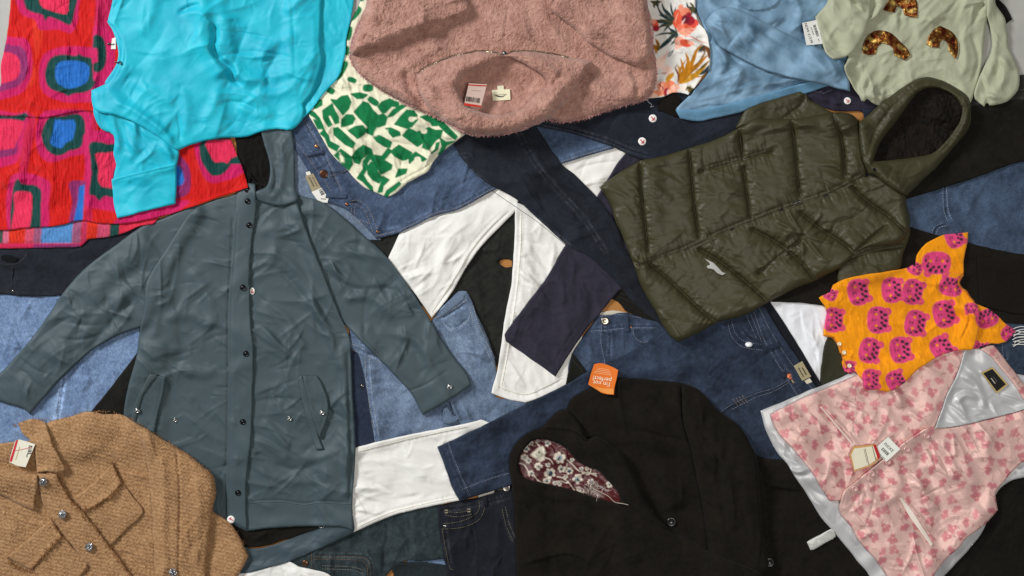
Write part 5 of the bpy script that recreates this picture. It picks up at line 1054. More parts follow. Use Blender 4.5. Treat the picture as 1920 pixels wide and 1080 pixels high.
cloth('sleeve', "1570,500* 1640,440 1704,405* 1706,440 1694,474 1686,505 1655,520 1620,532 1590,545 1571,540*", M['puffer'], o, OV, t=5, r=8, wr=dict(a=1.5, L=25, ang=20, cr=2.5), extra=quilt(["1590,485 1640,470 1700,460"], 8, 10, 7))
zl = [ZIP]
cloth('body', "1125,351* 1140,338 1170,318 1200,302 1245,292 1291,278 1340,262 1384,241 1416,223 1450,223 1491,223 1530,217 1558,212 1590,212 1604,220 1616,236 1640,300 1696,362 1700,385 1706,404 1706,425 1690,455 1650,462 1618,466 1600,480 1575,502 1550,515 1525,528 1498,538 1470,552 1447,563 1415,582 1387,594 1360,600 1339,608 1306,626 1286,636 1270,641* 1256,630 1240,606 1228,581 1214,560 1202,537 1194,515 1187,493 1176,466 1165,440 1152,410 1145,385", M['puffer'], o, OV, t=5, r=10, step=2.0, mx=3, blur=9,
      wr=[dict(a=1.2, L=44, ang=10, st=2, cr=3.4, fine=0.4)], extra=quilt(QL + PKT + zl, 13, 8, 11),
      folds=[('G', q, 1.3, 4.0) for q in QL] + [('R', ZIP, 5, 5), ('G', "1202,500 1287,474 1373,436 1464,400 1549,372 1628,333", 1.6, 2.5), ('G', "1216,488 1287,461 1373,423 1464,387 1549,359 1620,322", 1.6, 2.5),
             ('R', "1313,324 1380,306 1447,287", 6, 5), ('G', "1311,316 1380,297 1449,278", 1.5, 2), ('R', "1424,508 1462,477 1502,446", 5, 5), ('G', "1430,517 1468,486 1506,456", 1.5, 2), ('G', "1150,400 1165,450 1190,530 1220,590 1252,625", 2, 3)]
      + [('R', f"1506,441 {1506 + 60 * math.cos(a):.0f},{441 + 55 * math.sin(a):.0f}", 3.5, 4, 8) for a in (-2.6, -2.1, -0.9, -0.3, 0.3, 0.9, 1.6)])
stitch(o, "1318,318 1447,282", '#2a2818', w=1.0, gap=OV)
for x, y in ((1202, 496), (1287, 467), (1373, 429), (1464, 394), (1549, 367), (1624, 327)): snap(o, x, y, 4.4)
ribbon('zip_puller', "1488,383 1494,379 1501,377", 3.4, M['steel'], o, '#a9aaa8', lift=2, thick=2.4)
lg = cloth('reflective_logo', "1320,484* 1330,489 1338,493 1345,500 1354,510 1361,513* 1354,516 1345,512 1338,505 1327,503 1325,499 1333,496", M['paper'], o, '#a8a8a2', t=1.0, r=1.5, step=1.2, wob=0.2)
def fur(X, Y, D, xs, ys): return 2.2 * noise(X / 6, Y / 9, 3) + 1.4 * noise(X / 3, Y / 4, 4) - 6 * np.exp(-(((X - 1722) / 60) ** 2 + ((Y - 240) / 50) ** 2))
cloth('hood_back', "1611,229* 1656,191 1704,156 1736,145 1775,155 1812,178 1820,200 1816,240 1784,280 1749,320 1700,366* 1660,345 1635,318 1615,270", M['puffer'], o, OV, t=4, r=8, base=36)
cloth('hood_lining', "1630,305* 1640,255 1680,205 1720,165 1768,160 1800,185 1806,215 1790,250 1765,280 1740,300 1690,306", M['faux_fur'], o, t=4, r=6, step=1.6, extra=fur, paint=dye('#080502', '#1b120a', 7, 0.35, 12, fine=0.3), wr=dict(a=2, L=30, ang=40, cr=3))
cloth('hood', "1611,229* 1632,212 1656,191 1678,178 1704,156 1736,144 1754,147 1775,154 1796,168 1812,180 1820,198 1818,220 1814,240 1800,262 1784,281 1768,300 1749,321 1724,342 1696,366* 1670,352 1655,340 1640,328 1628,326* 1618,300 1612,262", M['puffer'], o, OV, t=14, r=14, step=2.0, mx=3, blur=7,
      holes=["1637,302* 1642,288 1651,267 1664,248 1678,231 1693,210 1709,187 1720,174 1732,167 1748,164 1767,168 1784,176 1798,191 1804,203 1803,215 1798,230 1789,244 1779,258 1767,271 1757,281 1744,289 1718,294 1691,298 1662,301"],
      wr=[dict(a=1.6, L=30, ang=-45, st=2, cr=4, fine=0.4)], extra=quilt(["1625,300 1645,240 1690,185 1735,155 1790,172 1810,200 1800,240 1765,285"], 3, 6, 17), folds=[('G', "1640,306 1690,312 1740,300 1790,262", 2, 2), ('R', "1660,320 1700,330 1740,310", 6, 4), ('G', "1790,190 1806,188", 2, 2.5), ('G', "1758,158 1762,168", 2, 2.5)])
snap(o, 1640, 318, 3.2)

# ================================================================== black blazer
BK = dye('#13110e', '#201c17', 91, 0.4, 40, fine=0.2)
o = thing('wool_blazer', "large black wool coat with paisley lining and two shiny buttons, bottom centre", 'coat', (1220, 930))
cloth('back_panel', "1380,800* 1420,853 1467,862 1540,870 1620,930 1760,1040* 1790,1260* 1300,1260*", M['wool'], o, t=8, r=8, paint=BK, wr=dict(a=3, L=60, ang=-30, cr=3), folds=[('G', "1425,915 1460,918 1505,925", 4, 3), ('S', "1425,910 1460,915 1505,922", 9, 4)])
cloth('right_front', "1050,790* 1070,750 1085,738 1100,730 1125,714 1156,709 1207,711 1277,718 1300,728 1420,870 1440,1000 1450,1080* 1600,1260* 1180,1260* 1150,900*", M['wool'], o, t=10, r=12, paint=BK, blur=8,
      wr=dict(a=4, L=90, ang=60, st=1.6, cr=5, fine=0.5), folds=[('R', "1190,760 1230,850 1270,960", 20, 8), ('G', "1195,805 1240,818 1290,828", 4, 3), ('R', "1100,760 1180,790 1260,790", 16, 5), ('G', "1277,720 1283,790 1295,840", 3, 3)])
cloth('sleeve', "1278,719* 1300,724 1322,742 1343,766 1362,780 1380,793 1397,813 1410,838 1420,862 1424,920 1430,1000 1440,1060 1420,1100 1400,1260* 1350,1260* 1328,1040 1322,980 1308,905 1293,832 1281,790", M['wool'], o, t=13, r=15, paint=BK, blur=8, wr=dict(a=3, L=60, ang=80, st=2, cr=5), folds=[('R', "1330,780 1360,880 1380,1000", 12, 5), ('R', "1390,850 1405,950 1410,1040", 10, 4), ('G', "1343,800 1350,900 1365,1000", 6, 3)])
cv = Canvas(940, 790, 1190, 960, '#4a1216')
def bc(s): P, C = parse(s); return [(960 + x / 6.75, 790 + y / 6.75) for x, y in P]
IV, SL, NV = '#cfc4b2', '#59656f', '#161a22'
rnd = random.Random(4)
def rose(x, y, r, seed):
    rr = random.Random(seed); x = 960 + x / 6.75; y = 790 + y / 6.75; r /= 6.75
    for k in range(9): a = k * 0.7 + rr.random(); cv.ell(x + r * .65 * math.cos(a), y + r * .6 * math.sin(a), r * .42, r * .3, math.degrees(a), IV)
    cv.ell(x, y, r * .55, r * .5, 0, SL)
    for k in range(6): a = k * 1.05; cv.ell(x + r * .35 * math.cos(a), y + r * .33 * math.sin(a), r * .2, r * .12, math.degrees(a) + 90, rr.choice([NV, IV, '#8fa0a8']))
    cv.ell(x, y, r * .18, r * .18, 0, NV)
cv.poly(bc("230,430 300,360 390,310 420,400 410,490 360,510 290,470"), IV); cv.poly(bc("290,420 350,350 390,350 390,440 350,470"), '#8f907c'); cv.ell(960 + 345 / 6.75, 790 + 390 / 6.75, 4.5, 5.5, 20, IV); cv.ell(960 + 345 / 6.75, 790 + 392 / 6.75, 2.6, 3.4, 20, '#6f7466')
for x, y, r in ((600, 460, 75), (335, 570, 50), (480, 660, 70), (630, 600, 48), (725, 630, 46), (830, 730, 62), (450, 280, 40), (160, 460, 45), (440, 750, 45), (210, 500, 35), (600, 790, 28), (850, 860, 32), (240, 660, 40), (1000, 770, 45), (180, 350, 40), (240, 280, 30), (1230, 800, 40), (680, 700, 26), (455, 550, 30), (760, 490, 26), (960, 660, 24), (540, 780, 26), (880, 600, 26), (950, 600, 24)): rose(x, y, r, x)
for s in ("300,260 350,320", "700,490 780,560 850,630 1000,660 1060,690", "570,700 650,720 720,780 790,870", "420,460 480,480 520,540", "640,620 690,580 700,530", "270,670 320,740 380,775 420,770", "90,530 140,540 190,600 220,700", "560,760 620,760 700,780", "860,680 900,660 960,670", "990,660 1000,600", "1000,660 1060,660 1070,700", "880,900 910,890 950,910"): cv.stroke(bc(s), 2.0, 1.4, IV)
cloth('paisley_lining', "970,850* 973,866 975,884 984,900 1000,912 1030,915 1060,925 1090,935 1127,945 1165,950* 1175,925 1150,890 1125,870 1095,862 1082,845 1066,830 1040,820 1015,812 990,818 978,832", M['satin'], o, t=3, r=5, step=1.2, mx=2, blur=7, wr=[dict(a=1.6, L=18, ang=20, st=1.5, cr=3, fine=0.2)], paint=cv, base=None,
      folds=[('R', "1000,830 1040,860 1100,890", 8, 4), ('G', "990,850 1010,880 1050,905", 5, 3), ('R', "1090,870 1130,900 1160,935", 6, 4)])
cloth('left_front', "955,880 957,850 975,822 1000,807 1017,800 1043,773 1062,768 1090,800 1100,825 1118,817 1150,838 1169,855 1186,888 1193,902 1205,930 1218,950 1240,980 1270,1002 1310,1022 1340,1040 1420,1072 1440,1100 1430,1260* 975,1260* 970,1100 966,1020 964,960 960,915", M['wool'], o, t=12, r=10, paint=BK, blur=7, mx=3,
      holes=["973,868 974,884 984,896 1002,902 1013,904 1033,909 1060,915 1087,923 1108,930 1130,937 1152,942 1165,941* 1160,926 1150,912 1138,900 1130,890 1119,881 1100,874 1088,868 1080,862 1070,850 1060,840 1047,832 1030,826 1010,823 997,827 985,840 977,852"],
      wr=dict(a=3, L=90, ang=-20, st=2, cr=4, fine=0.5), folds=[('S', "1022,803 1060,806 1083,812 1096,826 1100,830", 7, 4, 4), ('S', "1100,830 1108,822 1118,817 1150,838 1169,855 1186,888 1205,930", 8, 3, 4), ('G', "1041,900 1041,960 1055,990", 2, 1.5), ('S', "980,1060 1060,1040 1110,1060 1150,1110", 12, 4), ('R', "1060,960 1150,1000 1200,1060", 20, 5), ('G', "1195,905 1210,938 1240,972 1290,1006 1330,1024", 3, 2.5), ('R', "985,905 1010,925 1080,940", 7, 4)])
cloth('lapel', "1083,812* 1096,826 1101,829* 1108,822 1118,817* 1150,838 1169,855 1186,888 1205,930 1222,956 1245,984 1262,998* 1235,985 1205,965 1175,935 1150,895 1120,860 1095,840", M['wool'], o, t=8, r=5, paint=BK)
for x, y in ((1259, 979), (1443, 1055)): lathe('coat_button', x, y, [(9, 0), (9, 2.0), (8.2, 3.2), (6.4, 3.4), (4.8, 2.2), (1, 2.0)], M['plastic'], o, '#0c0b0a', 26); lathe('button_shank', x, y + 1, [(2, 2), (2, 3), (1, 3.2)], M['gunmetal'], o, '#6a6866', 10)
ribbon('frayed_thread', "1096,908 1120,920 1140,930 1152,941 1168,944 1178,947", 1.3, M['thread'], o, '#b9a898', lift=2, thick=1.2)
pile(o, "1085,915 1105,920 1125,930 1105,906 1125,912 1140,922", 110, 9, '#a89a94', 0.55, 5, name='fray')
ot = card('orange_tag', "1114,683* 1122,681 1132,682 1148,688 1159,694* 1156,710 1152,727 1151,740* 1138,739 1127,736 1121,732 1103,721* 1107,704", M['paper'], o, '#cf6612', th=1.0, bow=3.5, lift=2.0)
flatpoly('folded_edge', [[(1103, 720), (1115, 725), (1128, 728), (1150, 729), (1150, 739), (1138, 738), (1127, 735), (1121, 731)]], ot, M['paper'], '#d98a3c', lift=0.3)
text("I'm not", 1128, 718.5, 11.5, 188, '#efd9bd', ot, sx=0.98, bold=0.018, lift=0.8); text("perfect!", 1129, 710.5, 11.5, 188, '#efd9bd', ot, sx=1.0, bold=0.018, lift=0.8)
for k, (y, w) in enumerate(((701, 34), (698, 30), (695, 26), (692, 20))):
    squiggle(ot, 1130 + k * 0.6, y, w, 188, "#e9b582", 0.25, 0.8, n=30, seed=k, lift=0.8)
# ================================================================== tan boucle jacket
def weave(a=1.35, seed=1):
    def f(X, Y, D, xs, ys):
        c, s = math.cos(0.22), math.sin(0.22); u = X * c + Y * s + 1.5 * noise(X / 12, Y / 12, seed); v = -X * s + Y * c + 1.5 * noise(X / 12 + 7, Y / 12, seed)
        return a * (1.1 * np.sin(u * 1.05) * np.sin(v * 0.92) + 0.8 * noise(u / 3.0, v / 2.2, seed + 2) + 0.5 * np.sin(v * 0.92)) * sstep(-1, 5, D)
    return f
tjp = dye('#7d5a3a', '#b58f68', 101, 0.5, 4, spread=0.45, fine=0.12)
JK = dict(step=1.7, paint=tjp, wob=1.1)
o = thing('boucle_jacket', "tan boucle jacket with crystal buttons and frayed edges, bottom left", 'jacket', (180, 940))
cloth('inside_neck', "-160,840* 20,830 90,820* 110,900 60,910 -160,920*", M['boucle'], o, t=7, r=6, extra=weave(seed=4), **JK)
cloth('body', "-260,868* -40,872 10,879 45,886 66,890 84,890 96,862 90,830 78,800 100,789 127,782 148,775 167,772 185,775 200,777 215,776 230,778 253,792 290,815 327,837 360,858 383,877 398,893 403,906 403,935 399,957 413,967 435,985 447,1003 458,1025 466,1043* 450,1075 430,1120 400,1260* -260,1260*", M['boucle'], o, t=11, r=9, extra=weave(), mx=3, blur=7,
      wr=dict(a=3, L=70, ang=40, st=1.8, cr=4, fine=0.6), folds=[('G', "212,869 232,905 250,935 266,955 263,966 240,988 207,1023", 2.2, 2.5), ('G', "167,843 200,855 250,880 276,894", 1.8, 2.2), ('G', "234,912 255,912 278,916", 1.5, 2), ('R', "240,885 262,893 278,900", 5, 4),
      ('G', "95,787 110,835 140,870", 3, 1), ('R', "130,800 200,800 250,820", 18, 3), ('G', "118,1006 148,1038 166,1058 160,1072 140,1085", 2, 2.2), ('G', "410,975 430,1000 445,1030", 2, 1.5)], **JK)
cloth('pocket', "158,958* 172,952 228,906* 250,932 267,955* 267,963 262,970 235,995 207,1024* 180,990", M['boucle'], o, t=4, r=3, extra=weave(seed=5), **JK)
cloth('pocket_flap', "136,935* 175,905 212,869* 220,888 229,908* 205,932 180,948 158,959*", M['boucle'], o, t=5, r=3, extra=weave(seed=6), **JK)
cloth('pocket', "60,1068* 90,1032 116,1006* 140,1030 165,1056* 164,1066 150,1082 120,1120 90,1120", M['boucle'], o, t=4, r=3, extra=weave(seed=7), **JK)
cloth('pocket_flap', "12,1045* 55,1008 97,971* 106,990 117,1007* 95,1030 78,1048 60,1069*", M['boucle'], o, t=5, r=3, extra=weave(seed=8), **JK)
cloth('placket', "70,888* 107,889* 120,915 134,938 157,963 175,985 197,1014 222,1045 250,1085 300,1160* 240,1160* 200,1110 165,1060 140,1030 112,992 92,965 76,930", M['boucle'], o, t=6, r=4, extra=weave(seed=11), **JK)
cloth('sleeve', "232,779* 253,791 290,814 327,836 360,857 383,876 398,892 404,908 403,935 398,957 394,985 390,1020 386,1060 384,1260* 290,1260* 290,1080 287,1020 283,950 280,905 274,860 262,822 246,797", M['boucle'], o, t=10, r=10, extra=weave(seed=9), mx=3, blur=7, wr=dict(a=2.5, L=60, ang=85, st=2, cr=4),
      folds=[('G', "330,840 334,880 337,920 336,1000 334,1080", 2.2, 3), ('R', "300,850 308,920 306,1010 312,1080", 9, 5), ('R', "365,890 372,950 368,1020", 10, 4)], **JK)
cloth('collar', "35,793* 60,786 84,791 92,812 99,832 112,857 128,881* 118,886 83,884 70,887* 68,866 64,838 54,822 40,812", M['boucle'], o, t=8, r=5, extra=weave(seed=14), folds=[('G', "80,800 88,830 108,862 118,876", 1.6, 1.8)], **JK)
cloth('collar', "-160,878* -30,878 0,880 30,886 70,890* 71,905 69,925 64,958* 50,952 30,943 0,928 -40,915 -160,900*", M['boucle'], o, t=9, r=5, extra=weave(seed=19), folds=[('G', "0,918 30,932 58,944", 1.6, 1.8)], **JK)
pg = card('price_tag', "29,826* 36,824 66,833* 58,852 48,876* 32,873 17,866* 22,846", M['paper'], o, '#d8d3c0', th=0.9, bow=2.5, lift=1.5)
flatpoly('tag_stripe', [[(30, 825.5), (34, 825), (22, 866), (17.5, 865)]], pg, M['ink'], '#c23038'); flatpoly('tag_line', [[(27, 845), (60, 838), (60, 838.8), (27, 845.8)]], pg, M['ink'], '#d0606a'); bars(pg, 56, 843, 15, 7, 100, seed=17); squiggle(pg, 51, 853, 9, 108, "#3a3833", 1.0, 1.6, n=8, seed=11); squiggle(pg, 33, 850, 26, 108, "#b9a85c", 0.6, 0.9, seed=12)
def gem(x, y, r=8.5, seed=1):
    rnd = random.Random(seed); z0 = float(hz(x, y)); V = []; F = []; C = []; n = 26
    for i in range(7):
        rr = r * (1 - i / 6.5)
        for k in range(n):
            a = 2 * math.pi * k / n; pet = 1 + 0.16 * math.cos(8 * a); h = 5.0 * math.sqrt(max(0, 1 - (rr / r) ** 2)) + 0.5
            V.append((x + rr * pet * math.cos(a), y + rr * pet * math.sin(a), z0 + h + (rnd.random() - 0.3) * 2.6 * (i > 0))); C.append(lin(rnd.choice(['#d8dde2', '#8a8d94', '#f2f2f4', '#5e5f66', '#c9cdd0', '#b8b09c'])))
    for i in range(6):
        for k in range(n): a = i * n + k; b = i * n + (k + 1) % n; F.append((a, a + n, b + n, b))
    F.append(tuple(range(6 * n, 7 * n))[::-1]); V = np.array(V)
    return link_mesh('crystal_button', W2(V[:, 0], V[:, 1], V[:, 2]), F, M['gem'], o, np.array(C), shade=False)
for k, (x, y) in enumerate(((81, 904), (117, 965), (167, 1026), (324, 1073), (232, 1092))): gem(x, y, 8.8, k)
for s, n in (("107,890 133,937 157,963 197,1013 247,1080", 330), ("212,867 220,885 232,905", 50), ("137,940 157,957 190,944 227,910", 170), ("97,972 105,990 118,1006", 45), ("13,1045 30,1062 60,1067 90,1030 115,1007", 150)): pile(o, s, n, 6.5, '#7c5533', 0.65, n, name='frayed_edge')
pile(o, "23,800 60,786 100,789 167,772 230,778 327,837 383,877 404,905 399,957 447,1003 466,1043", 260, 4, '#8f663f', 0.5, 77, name='frayed_edge')

# ================================================================== pink brocade waistcoat
cv = Canvas(1420, 620, 2210, 1270, '#d3ada4')
rnd = random.Random(12); F1, F2, F3 = '#bb6f75', '#c57f83', '#96605a'
row = 0; y = 610.0
while y < 1280:
    x = 1415 + (row % 2) * 15
    while x < 2215:
        px = x + rnd.uniform(-6, 6); py = y + rnd.uniform(-6, 6); a0 = rnd.uniform(0, 360); c = rnd.choice([F1, F2, F2, F1])
        for k in range(3):
            a = math.radians(a0 + (k - 1) * 52); cv.ell(px + 5.8 * math.cos(a), py + 5.8 * math.sin(a), 6.2, 4.0 + (k == 1) * .8, math.degrees(a), c, 0.85)
        if rnd.random() < 0.45: a = math.radians(a0 + 180); cv.ell(px + 4 * math.cos(a), py + 4 * math.sin(a), 4.6, 3.6, a0 + 90, c, 0.9)
        cv.ell(px, py, 1.6, 1.4, 0, '#e5b4a8', 0.9)
        a = math.radians(a0 + 180 + rnd.uniform(-25, 25)); b = a + rnd.uniform(-.7, .7); ex, ey = px + 9 * math.cos(a), py + 9 * math.sin(a)
        cv.stroke([(px + 3 * math.cos(a), py + 3 * math.sin(a)), (ex, ey), (ex + 8 * math.cos(b), ey + 8 * math.sin(b))], 1.1, .7, F3, 0.75)
        if rnd.random() < .6: cv.ell(ex + 4 * math.cos(b + 1), ey + 4 * math.sin(b + 1), 3.4, 1.3, math.degrees(b + 1), F3, 0.7)
        x += rnd.uniform(29, 36)
    y += 25; row += 1
cv.grain(4, 0.06, 3)
BRW = [dict(a=4.0, L=70, ang=50, st=2.0, cr=4.2, fine=0.2), dict(a=0.2, L=24, ang=30, st=2.4, cr=1.4, fine=0.05, dens=0.4)]
LN = '#b0b0b0'
o = thing('brocade_waistcoat', "pink floral brocade waistcoat with grey satin lining, bottom right", 'waistcoat', (1700, 860))
cloth('back_lining', "1426,770* 1480,748 1513,733 1560,715 1620,690 1700,680 1900,700 2150,760* 2100,900 1960,900 1920,895 1873,918 1840,1000 1770,1080 1700,1150 1640,1120* 1630,1080 1610,1055 1593,1033 1563,997 1537,967 1507,917 1490,893 1477,872 1470,863 1455,845 1443,822 1432,795", M['lining_satin'], o, LN, t=5, r=6, blur=7, wr=[dict(a=2.0, L=50, ang=50, st=2.2, cr=3.5, fine=0.15)],
      folds=[('R', "1470,875 1495,885 1520,880", 5, 4), ('G', "1472,882 1500,892 1515,890", 3, 3), ('R', "1500,925 1540,985 1590,1040", 5, 3)])
st_ = cloth('waist_strap', "1513,1017* 1518,1013 1558,992 1564,996* 1567,1006 1562,1010 1525,1031 1519,1031*", M['lining_satin'], o, '#b9b9b2', t=3, r=2.5, step=1.6, wr=dict(a=0.6, L=15, cr=0.8))
cloth('left_front', "1444,777* 1480,758 1513,743 1550,728 1620,698 1700,672 1790,650 1815,650 1806,668* 1795,700 1777,737 1765,770 1753,802* 1735,812 1700,832 1660,858 1610,905 1578,937 1555,939* 1546,925 1537,911 1527,893 1517,878 1492,848 1467,822 1452,800", M['brocade'], o, t=6, r=4, step=1.4, blur=7, wr=BRW, paint=cv,
      folds=[('G', "1536,764 1570,800 1603,838", 2.4, 3), ('R', "1541,760 1575,796 1608,832", 3, 2), ('R', "1640,700 1680,730 1690,770", 10, 6), ('G', "1680,710 1690,735 1720,765", 6, 4), ('R', "1540,850 1590,870 1620,860", 10, 4), ('R', "1480,790 1520,830", 9, 3)])
cloth('welt_tape', "1537,763* 1541,762* 1604,836* 1600,838*", M['satin'], o, '#d4b9ae', t=1.5, r=1, step=1.3, wob=.2)
cloth('right_front', "1738,802* 1755,801 1774,802 1806,797 1840,789 1880,779 1920,768 2000,744 2150,735* 2150,800 1970,850 1920,866 1898,884 1884,902 1872,916 1867,925 1868,940 1871,956* 1858,972 1842,988 1815,1007 1798,1028 1782,1040 1768,1056 1752,1078 1735,1110 1715,1150* 1690,1120 1664,1082 1652,1064 1640,1047 1622,1028 1607,1011 1600,995 1590,980 1577,966 1573,953* 1577,935 1583,920 1605,903 1627,884 1650,865 1673,848 1695,829 1717,814", M['brocade'], o, t=7, r=4, step=1.4, blur=7, wr=BRW, paint=cv,
      folds=[('G', "1688,936 1715,975 1748,1022", 2.6, 3.5), ('R', "1694,932 1722,972 1754,1018", 3, 2), ('R', "1700,900 1730,920 1760,960", 10, 5), ('R', "1720,870 1760,880 1800,900", 12, 4), ('R', "1620,930 1660,940 1690,920", 10, 5), ('R', "1780,840 1810,870 1830,920", 12, 4), ('G', "1720,938 1745,924 1765,915", 2, 2), ('R', "1860,800 1850,840 1860,890", 12, 4)])
cloth('welt_tape', "1687,935* 1692,934* 1712,960 1750,1020* 1746,1024* 1705,968", M['satin'], o, '#dccfc2', t=1.5, r=1, step=1.3, wob=.2)
cloth('neck_lining', "1810,650* 1835,652 1860,660 1880,680 1905,712 1935,742 1990,745* 1920,768 1880,779 1840,789 1806,797 1774,802 1753,803* 1765,770 1777,737 1795,700", M['lining_satin'], o, LN, t=4, r=3, blur=6, wr=[dict(a=2.2, L=48, ang=30, st=2.2, cr=4, fine=0.15)], folds=[('R', "1790,760 1810,740 1840,750", 6, 5), ('R', "1800,700 1830,720 1850,770", 7, 4)])
cloth('shoulder_strip', "1838,655* 1850,648 1862,647 1880,668 1900,694 1925,724 1990,760* 1930,756 1905,726 1880,694 1858,668", M['brocade'], o, t=5, r=3, step=1.5, paint=cv)
lb = card('neck_label', "1840,699* 1861,688* 1890,721* 1869,738*", M['paper'], o, '#b29a5c', th=0.8, lift=1.5)
flatpoly('label_field', [[(1843.5, 700), (1860.5, 691.5), (1886, 720.5), (1869, 734)]], lb, M['ink'], '#151414'); squiggle(lb, 1862, 714, 13, 52, "#b9b2a8", 0.4, 1.4, n=14, seed=13, lift=0.8); squiggle(lb, 1866, 711, 12, 52, "#6a655c", 1.0, 0.7, n=12, seed=14, lift=0.8); squiggle(lb, 1855, 719, 4, 52, "#7a7058", 0.6, 0.8, n=5, seed=15, lift=0.8)
for x, y in ((1738, 818), (1701, 843), (1665, 866), (1635, 889), (1603, 917)): lathe('covered_button', x, y, [(6.4, -.5), (6.4, 1.5), (5.6, 3.2), (3.8, 3.0), (3.2, 2.4), (1, 2.2)], M['pearl'], o, '#b98f88', 22)
pg = card('price_tag', "1600,837* 1642,833* 1648,853 1643,866 1630,875* 1601,884* 1593,853*", M['paper'], o, '#cf9a5c', th=0.9, bow=1, lift=2.5)
flatpoly('tag_field', [[(1601.5, 841), (1641, 836), (1646, 853), (1641, 864), (1628.5, 872.5), (1602.5, 881), (1596, 853)]], pg, M['ink'], '#dfd8bf'); flatpoly('tag_stripe', [[(1637, 834.2), (1642, 833.6), (1650, 853), (1649, 861), (1646, 860)]], pg, M['ink'], '#b01e22', lift=0.6)
flatpoly('tag_rule', [[(1621, 839), (1622, 839), (1630, 872), (1629, 872.5)], [(1635, 837), (1636, 837), (1643, 863), (1642, 863.8)]], pg, M['ink'], '#5a3a24', lift=0.7)
bars(pg, 1633, 854, 26, 6, 76, seed=21); squiggle(pg, 1623, 855, 26, 76, "#3d3a33", 0.5, 0.8, seed=16, lift=0.7)
ng = card('swing_tag', "1665,819* 1688,842* 1662,866* 1638,843*", M['paper'], o, '#dbdcd2', th=0.9, bow=0.6, lift=3.5)
text("next", 1667, 838, 12, 45, '#6c6a66', ng, sx=1.05); bars(ng, 1660, 847, 17, 6, 45, seed=23, colr='#4e4c48'); squiggle(ng, 1654, 856, 15, 45, "#55524e", 0.7, 1.0, n=14, seed=17)
ribbon('tag_loop', "1680,834 1684,828 1680,826", 1.0, M['thread'], o, '#6b6058', lift=2.5, thick=1.0)

# ================================================================== orange printed top
cv = Canvas(1520, 420, 1920, 760, '#ee960f')
HP, SP, EY = '#d8447a', '#3a2630', '#e8891e'
def head(cx, cy, ang, s=1.0, sx=1.0):
    a = math.radians(ang); s = s * 1.07   # direction of the top of the head
    def T(u, v): return cx + (u * math.cos(a) - v * math.sin(a)) * s, cy + (u * math.sin(a) + v * math.cos(a)) * s
    for v in (-15, 15):
        x, y = T(17, v); cv.ell(x, y, 7 * s, 6.5 * s, ang, HP); cv.ell(x, y, 3.6 * s, 3.2 * s, ang, '#dd5a52')
    x, y = T(0, 0); cv.ell(x, y, 19 * s * sx, 24 * s, ang, HP, p=2.6)
    for u, v, r1, r2 in ((13, -9, 3.4, 2.3), (14, 1, 3, 2.2), (12, 10, 3.4, 2.4), (6, -14, 2.8, 2.2), (7, 5, 2.6, 2), (7, -4, 3, 2), (5, 15, 2.8, 2.2), (-3, -18, 2, 1.6), (-4, 18, 2, 1.6), (0, 13, 1.6, 1.3)):
        x, y = T(u, v); cv.ell(x, y, r1 * 1.2 * s, r2 * 1.2 * s, ang + 30 * (v % 3), SP)
    for v in (-10, 10): x, y = T(-3, v); cv.ell(x, y, 2.8 * s, 2.6 * s, ang, EY)
    cv.stroke([T(-4, -2), T(-4, 2)], 1.4, 1.4, SP, sm=False); cv.stroke([T(-5, 0), T(-9, 0)], 1, 1, SP, sm=False); cv.stroke([T(-9, -3), T(-10, 0), T(-9, 3)], 1, 1, SP, sm=False)
    for v in (-1, 1):
        for k in (0, 2.4, 4.8): cv.stroke([T(-6 - k, v * 12), T(-7 - k, v * 20)], .8, .8, SP, sm=False)
for x, y, a, s in ((1609, 548, -12, .98), (1646, 600, 0, 1), (1630, 657, 15, .95), (1562, 600, 0, .92), (1672, 544, -5, .95), (1711, 547, 10, .95), (1716, 606, 12, .98), (1688, 656, -8, .98), (1680, 716, -30, .85), (1770, 589, -15, 1.02), (1783, 538, -80, .88), (1756, 493, 90, 1.05), (1789, 444, -20, .85), (1766, 654, -35, .98), (1851, 597, -110, .85), (1632, 712, 0, .8), (1556, 552, -60, .55), (1894, 628, -60, .7), (1592, 690, 0, .55), (1715, 503, -60, .6), (1821, 578, 90, .5), (1840, 655, -80, .6)): head(x, y, a, s)
for k in range(70):   # fine magenta pinstripe of the rib inside the heads only shows as grain
    pass
cv.grain(1.7, 0.15, 3, 14, 78)
o = thing('leopard_top', "orange top printed with pink cartoon leopard heads and flared sleeves", 'top', (1700, 600))
OTW = [dict(a=2.2, L=40, ang=60, st=1.8, cr=4.0, fine=0.4, sharp=4), dict(a=0.9, L=14, ang=70, st=2.2, cr=1.4, fine=0.2)]
cloth('sleeve', "1716,500* 1719,478 1728,465 1737,456 1752,448 1767,441 1790,438 1815,436* 1814,452 1811,467 1807,490 1806,515 1790,535 1740,520*", M['rib_knit'], o, t=5, r=4, step=1.3, wr=OTW, paint=cv)
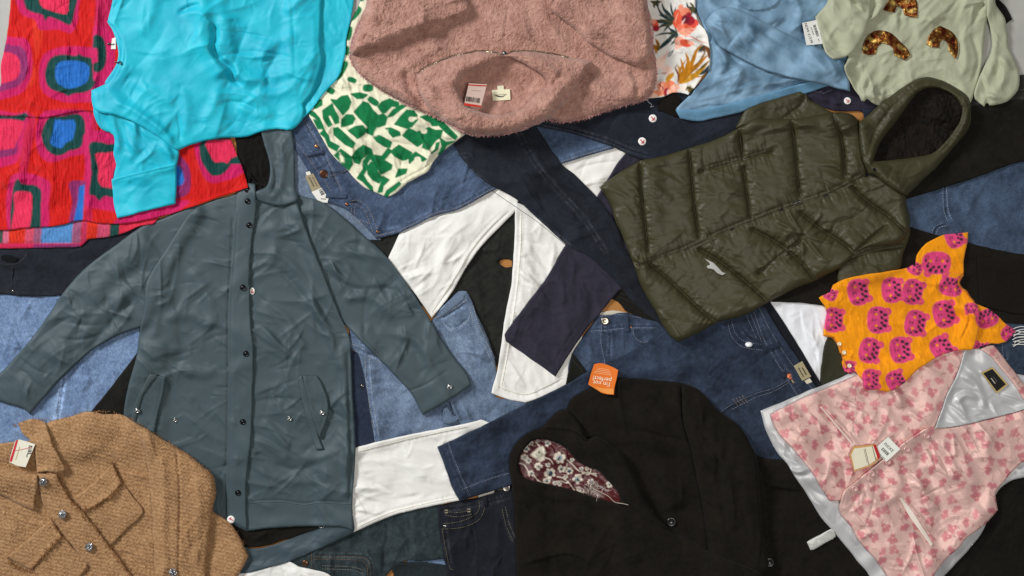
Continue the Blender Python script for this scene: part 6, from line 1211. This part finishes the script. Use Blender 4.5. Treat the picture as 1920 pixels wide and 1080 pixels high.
cloth('sleeve', "1815,560* 1833,571 1852,578 1870,592 1886,607 1905,620* 1896,631 1885,641 1872,645 1859,644 1840,650 1826,655 1800,640*", M['rib_knit'], o, t=5, r=4, step=1.3, wr=OTW, paint=cv, folds=[('R', "1825,570 1830,600 1815,630", 5, 4)])
cloth('body', "1535,558* 1543,553 1556,547 1562,534 1574,527 1596,520 1622,515 1658,510 1693,504 1703,501 1711,496 1718,500 1740,508 1780,510 1806,513 1800,520 1798,531* 1803,540 1810,544* 1814,552 1819,560 1826,566 1833,572 1838,600 1832,630 1826,654 1808,656 1789,659 1774,663 1759,669 1737,682 1722,692 1707,707 1696,718 1685,726 1675,732 1663,735 1643,731 1622,732* 1618,722 1619,715 1612,706 1604,697* 1595,701 1584,697* 1580,688 1578,678* 1582,670 1574,660 1570,644 1563,633 1552,632 1544,630* 1546,615 1548,600 1550,586 1546,574 1540,566", M['rib_knit'], o, t=7, r=5, step=1.3, wr=OTW, paint=cv, mx=2,
      folds=[('G', "1722,500 1760,508 1800,512", 2.5, 3), ('R', "1700,500 1740,530 1790,530", 5, 4), ('R', "1800,565 1812,600 1795,640", 6, 5), ('G', "1815,560 1818,600 1800,640", 3, 3), ('R', "1690,600 1730,630 1750,660", 7, 4), ('R', "1640,620 1660,660 1700,680", 8, 4), ('G', "1600,690 1630,705 1650,725", 3, 3), ('R', "1610,690 1640,700 1660,722", 5, 5), ('R', "1550,560 1558,590 1556,620", 4, 3), ('R', "1690,520 1700,560 1690,600", 8, 3)])
for x, y in ((1574, 645), (1583, 661), (1593, 686)): lathe('shell_button', x, y, [(4.2, 0), (4.2, 1.2), (3.2, 2), (2.2, 1.4), (.4, 1.5)], M['pearl'], o, '#d6c9a8', 16)
ribbon('neck_binding', "1806,515 1799,524 1798,532 1804,541 1811,546 1817,556 1826,566", 4, M['rib_knit'], o, '#e88c0e', lift=0.6, thick=2)
ribbon('front_binding', "1546,628 1560,632 1570,644 1578,660 1582,676 1586,690", 4, M['rib_knit'], o, '#e0862a', lift=0.6, thick=2)
